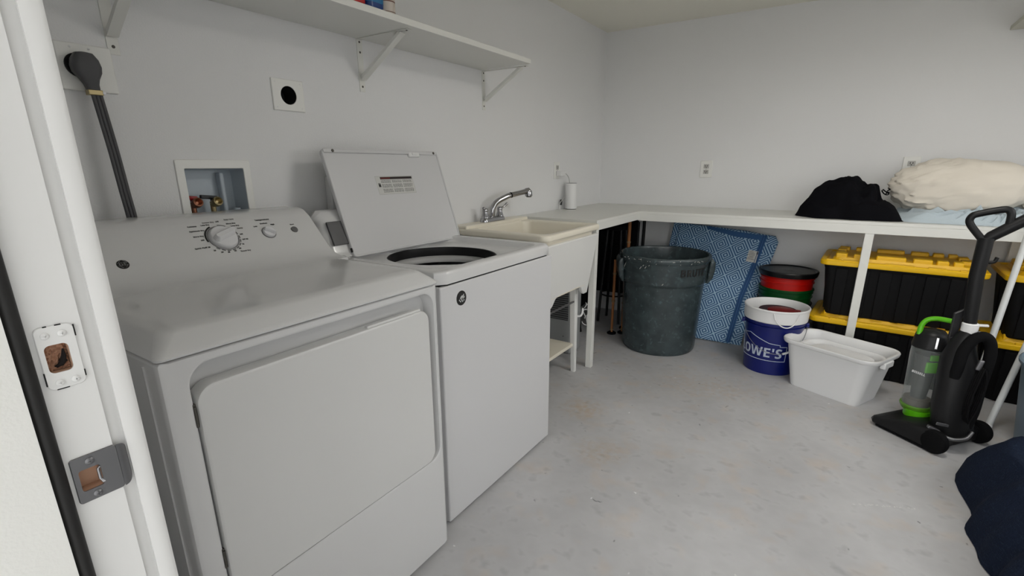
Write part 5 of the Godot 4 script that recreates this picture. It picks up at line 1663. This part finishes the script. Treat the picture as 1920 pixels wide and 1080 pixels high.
# ---------------------------------------------------------------- along the right edge
func right_edge_things() -> void:
	var pm := mat(Color(0.82, 0.83, 0.83), 0.4)
	var pole := func(label: String, a: Vector3, b: Vector3) -> void:
		var t := thing("metal_pole", label, "pole", a, 0.0, "white poles leaning on the bench")
		var d := (b - a).normalized()
		part(MB.new().tube([Vector3.ZERO + d * 0.004, b - a], 0.0145, 16), "tube", t, pm, 50.0)
		part(MB.new().tube([Vector3(0, 0.0, 0), d * 0.03], 0.016, 16), "end_cap", t, M.plastic, 50.0)
	pole.call("white metal pole leaning on the bench front, passing behind the vacuum hose", Vector3(2.535, 0.012, 1.02), Vector3(2.672, 1.16, 0.545) + Vector3(0.0, 0, 0.10))
	pole.call("white metal pole leaning right, its foot between the vacuum and the navy blanket", Vector3(2.616, 0.012, 1.076), Vector3(2.866, 1.16, 0.64))
	# pale grey-blue round tub
	var tub := MB.new()
	tub.lathe([Vector2(0, 0.004), Vector2(0.205, 0.004), Vector2(0.215, 0.0), Vector2(0.222, 0.006), Vector2(0.272, 0.405), Vector2(0.284, 0.410), Vector2(0.286, 0.424), Vector2(0.278, 0.430), Vector2(0.268, 0.424), Vector2(0.216, 0.014), Vector2(0, 0.014)], 56)
	solo(tub, "grey_tub", "pale grey-blue round plastic tub at the right edge behind the white pole", "tub", mat(Color(0.47, 0.54, 0.60), 0.4), Vector3(2.925, 0, 1.16), 0.0, "", 40.0)
	# navy blanket heap
	var wool := rough_skin(mat(Color(0.05, 0.065, 0.105), 0.95, 0.0, 0.2), bump_noise(0.15, 77), 9.0, 0.25)
	var flecks := Image.create(256, 256, false, Image.FORMAT_RGB8)
	var rng := RandomNumberGenerator.new()
	rng.seed = 23
	for y in 256:
		for x in 256:
			var g := rng.randf_range(0.75, 1.2)
			flecks.set_pixel(x, y, Color(0.105 * g, 0.135 * g, 0.20 * g))
	for k in 500:
		var x := rng.randi_range(0, 244)
		var y := rng.randi_range(0, 255)
		for i in rng.randi_range(2, 10):
			flecks.set_pixel(x + i, y, Color(0.17, 0.22, 0.28))
	wool.albedo_color = Color.WHITE
	wool.albedo_texture = ImageTexture.create_from_image(flecks)
	wool.uv1_scale = Vector3.ONE * 2.6
	var nz := FastNoiseLite.new()
	nz.seed = 29; nz.frequency = 2.2; nz.fractal_octaves = 3
	var mb := MB.new()
	mb.heap(30, 110, func(a: float) -> float:
			var base := 1.0 / pow(pow(absf(cos(a)) / 0.45, 7.0) + pow(absf(sin(a)) / 0.83, 7.0), 1.0 / 7.0)
			return base * (1.0 + 0.030 * sin(a * 9.0 + 0.6) + 0.02 * sin(a * 17.0 + 1.0)),
		func(u: float, a: float, px: float, pz: float) -> float:
			var side := pow(minf(u * 5.0, 1.0), 0.5)
			return 0.003 + side * (0.245 + 0.03 * nz.get_noise_2d(px * 2.0, pz * 2.0)) + 0.012 * sin(u * 6.0 + a * 3.0) * minf(1.0, u * 8.0) * (1.0 - u))
	solo(mb, "navy_blanket", "navy blue blanket heaped on the floor in the near right corner", "blanket", wool, Vector3(2.86, 0, 2.345), 0.0, "", 70.0)


# ---------------------------------------------------------------- dark things under the left bench
func under_bench_things() -> void:
	var cab := mat(Color(0.62, 0.63, 0.63), 0.5)
	var t := thing("dehumidifier", "light grey louvred air unit standing on the floor behind the sink leg", "air unit", Vector3(0.21, 0, 1.175))
	part(MB.new().box(Vector3(0, 0.262, 0), Vector3(0.31, 0.516, 0.165), 0.010), "casing", t, cab)
	part(MB.new().box(Vector3(0, 0.37, 0.0815), Vector3(0.27, 0.24, 0.004)), "grille_back", t, M.gap)
	var slat := MB.new().at(Vector3.ZERO, Basis(Vector3.RIGHT, -0.5)).box(Vector3.ZERO, Vector3(0.27, 0.010, 0.003))
	var first: MeshInstance3D
	for k in 15:
		var tr := Transform3D(Basis.IDENTITY, Vector3(0, 0.26 + k * 0.0158, 0.085))
		if first == null:
			first = part(slat, "slat", t, mat(Color(0.40, 0.41, 0.42), 0.5))
			first.transform = tr
		else:
			clone(first, t, tr)
	part(MB.new().at(Vector3(0.10, 0.13, 0.083), Basis(Vector3.RIGHT, PI / 2)).lathe([Vector2(0, 0), Vector2(0.006, 0), Vector2(0.005, 0.003), Vector2(0, 0.004)], 14), "knob", t, M.satin)
	for s in [-0.12, 0.12]:
		part(MB.new().box(Vector3(s, 0.003, 0), Vector3(0.03, 0.006, 0.12)), "foot", t, M.black_plastic)
	var coil := []
	for k in 40:
		var u := k / 39.0
		coil.append(Vector3(0.005 + 0.012 * sin(u * 30.0), 0.25 - 0.10 * u + 0.045 * sin(u * TAU * 2.0), -0.045 + 0.04 * cos(u * TAU * 2.0)))
	var cord := thing("coiled_cord", "thin white coiled cord hanging beside the grey air unit", "cord", Vector3(0.385, 0.06, 1.10))
	part(MB.new().tube(coil, 0.0030, 8), "cord", cord, M.plastic, 60.0)
	# bamboo torches
	var torch := func(label: String, p: Vector3, h: float, r: float) -> void:
		var o := thing("bamboo_torch", label, "torch", p, 0.0, "bamboo torches beside the trash can")
		part(MB.new().tube([Vector3(0, 0.012, 0), Vector3(0.0, h * 0.5, 0.0), Vector3(0.0, h, 0.0)], [r * 0.85, r, r * 1.1], 14), "cane", o, M.bamboo, 50.0)
		for k in [0.06, 0.45, 0.82]:
			part(MB.new().at(Vector3(0, h * k, 0)).lathe([Vector2(r * 0.9, -0.009), Vector2(r * 1.35, -0.006), Vector2(r * 1.35, 0.006), Vector2(r * 0.9, 0.009)], 16), "binding", o, mat(Color(0.50, 0.40, 0.28), 0.8))
		part(MB.new().lathe([Vector2(0, 0), Vector2(0.036, 0), Vector2(0.036, 0.010), Vector2(0.026, 0.016), Vector2(0, 0.016)], 24), "stand", o, M.black_matte)
	torch.call("left of two short bamboo torches standing left of the trash can", Vector3(0.437, 0, 0.655), 0.60, 0.0105)
	torch.call("short bamboo torch nearest the trash can, right of its twin", Vector3(0.503, 0, 0.600), 0.56, 0.0105)
	torch.call("tallest bamboo torch, its top showing above the trash can rim", Vector3(0.47, 0, 0.48), 0.875, 0.012)
	# folded black chairs in the dark corner
	for k in 2:
		var names := ["folded black chair against the left wall, nearer the sink", "folded black chair against the back wall in the corner, behind the bamboo torches"]
		var c := thing("folding_chair", names[k], "chair", Vector3(0.13, 0, 0.62) if k == 0 else Vector3(0.21, 0, 0.105), 0.10 if k == 0 else -PI / 2 + 0.06, "folded chairs under the bench")
		var lean := 0.10
		for s in [-0.19, 0.19]:
			part(MB.new().tube([Vector3(0.03, 0.012, s), Vector3(-0.02, 0.45, s), Vector3(-0.06, 0.83, s * 0.96)], 0.012, 10), "leg", c, M.black_plastic, 50.0)
			part(MB.new().tube([Vector3(0.075, 0.012, s * 0.9), Vector3(0.03, 0.30, s * 0.9), Vector3(-0.005, 0.56, s * 0.9)], 0.012, 10), "leg", c, M.black_plastic, 50.0)
		part(MB.new().at(Vector3(-0.045, 0.73, 0), Basis(Vector3.BACK, lean)).box(Vector3.ZERO, Vector3(0.022, 0.24, 0.37), 0.009), "backrest", c, M.black_matte)
		part(MB.new().at(Vector3(0.035, 0.42, 0), Basis(Vector3.BACK, lean)).box(Vector3.ZERO, Vector3(0.028, 0.42, 0.355), 0.011), "seat", c, M.black_matte)
	var st := thing("round_stool", "black round-topped stool in the dark under the left bench", "stool", Vector3(0.315, 0, 0.345))
	part(MB.new().at(Vector3(0, 0.80, 0)).lathe([Vector2(0, 0), Vector2(0.125, 0), Vector2(0.135, 0.012), Vector2(0.135, 0.03), Vector2(0.12, 0.042), Vector2(0, 0.048)], 36), "seat", st, M.black_matte, 50.0)
	for k in 4:
		var a := PI / 4 + k * PI / 2
		part(MB.new().tube([Vector3(cos(a) * 0.13, 0.012, sin(a) * 0.13), Vector3(cos(a) * 0.08, 0.80, sin(a) * 0.08)], 0.011, 10), "leg", st, M.black_plastic, 50.0)
	part(MB.new().tube(_circle(0.11, 0.25, 28), 0.007, 8, true), "foot_ring", st, M.black_plastic, 50.0)
	var rod := thing("black_rod", "thin black rod standing against the back wall behind the trash can", "rod", Vector3(0.435, 0, 0.035))
	part(MB.new().tube([Vector3(0, 0.004, 0), Vector3(0, 0.90, -0.012)], 0.0135, 12), "tube", rod, M.black_plastic, 50.0)
	part(MB.new().lathe([Vector2(0, 0), Vector2(0.017, 0), Vector2(0.017, 0.03), Vector2(0, 0.03)], 14), "end_cap", rod, M.black_matte)


func _circle(r: float, y: float, n: int) -> Array:
	var o := []
	for k in n:
		var a := TAU * k / n
		o.append(Vector3(cos(a) * r, y, sin(a) * r))
	return o
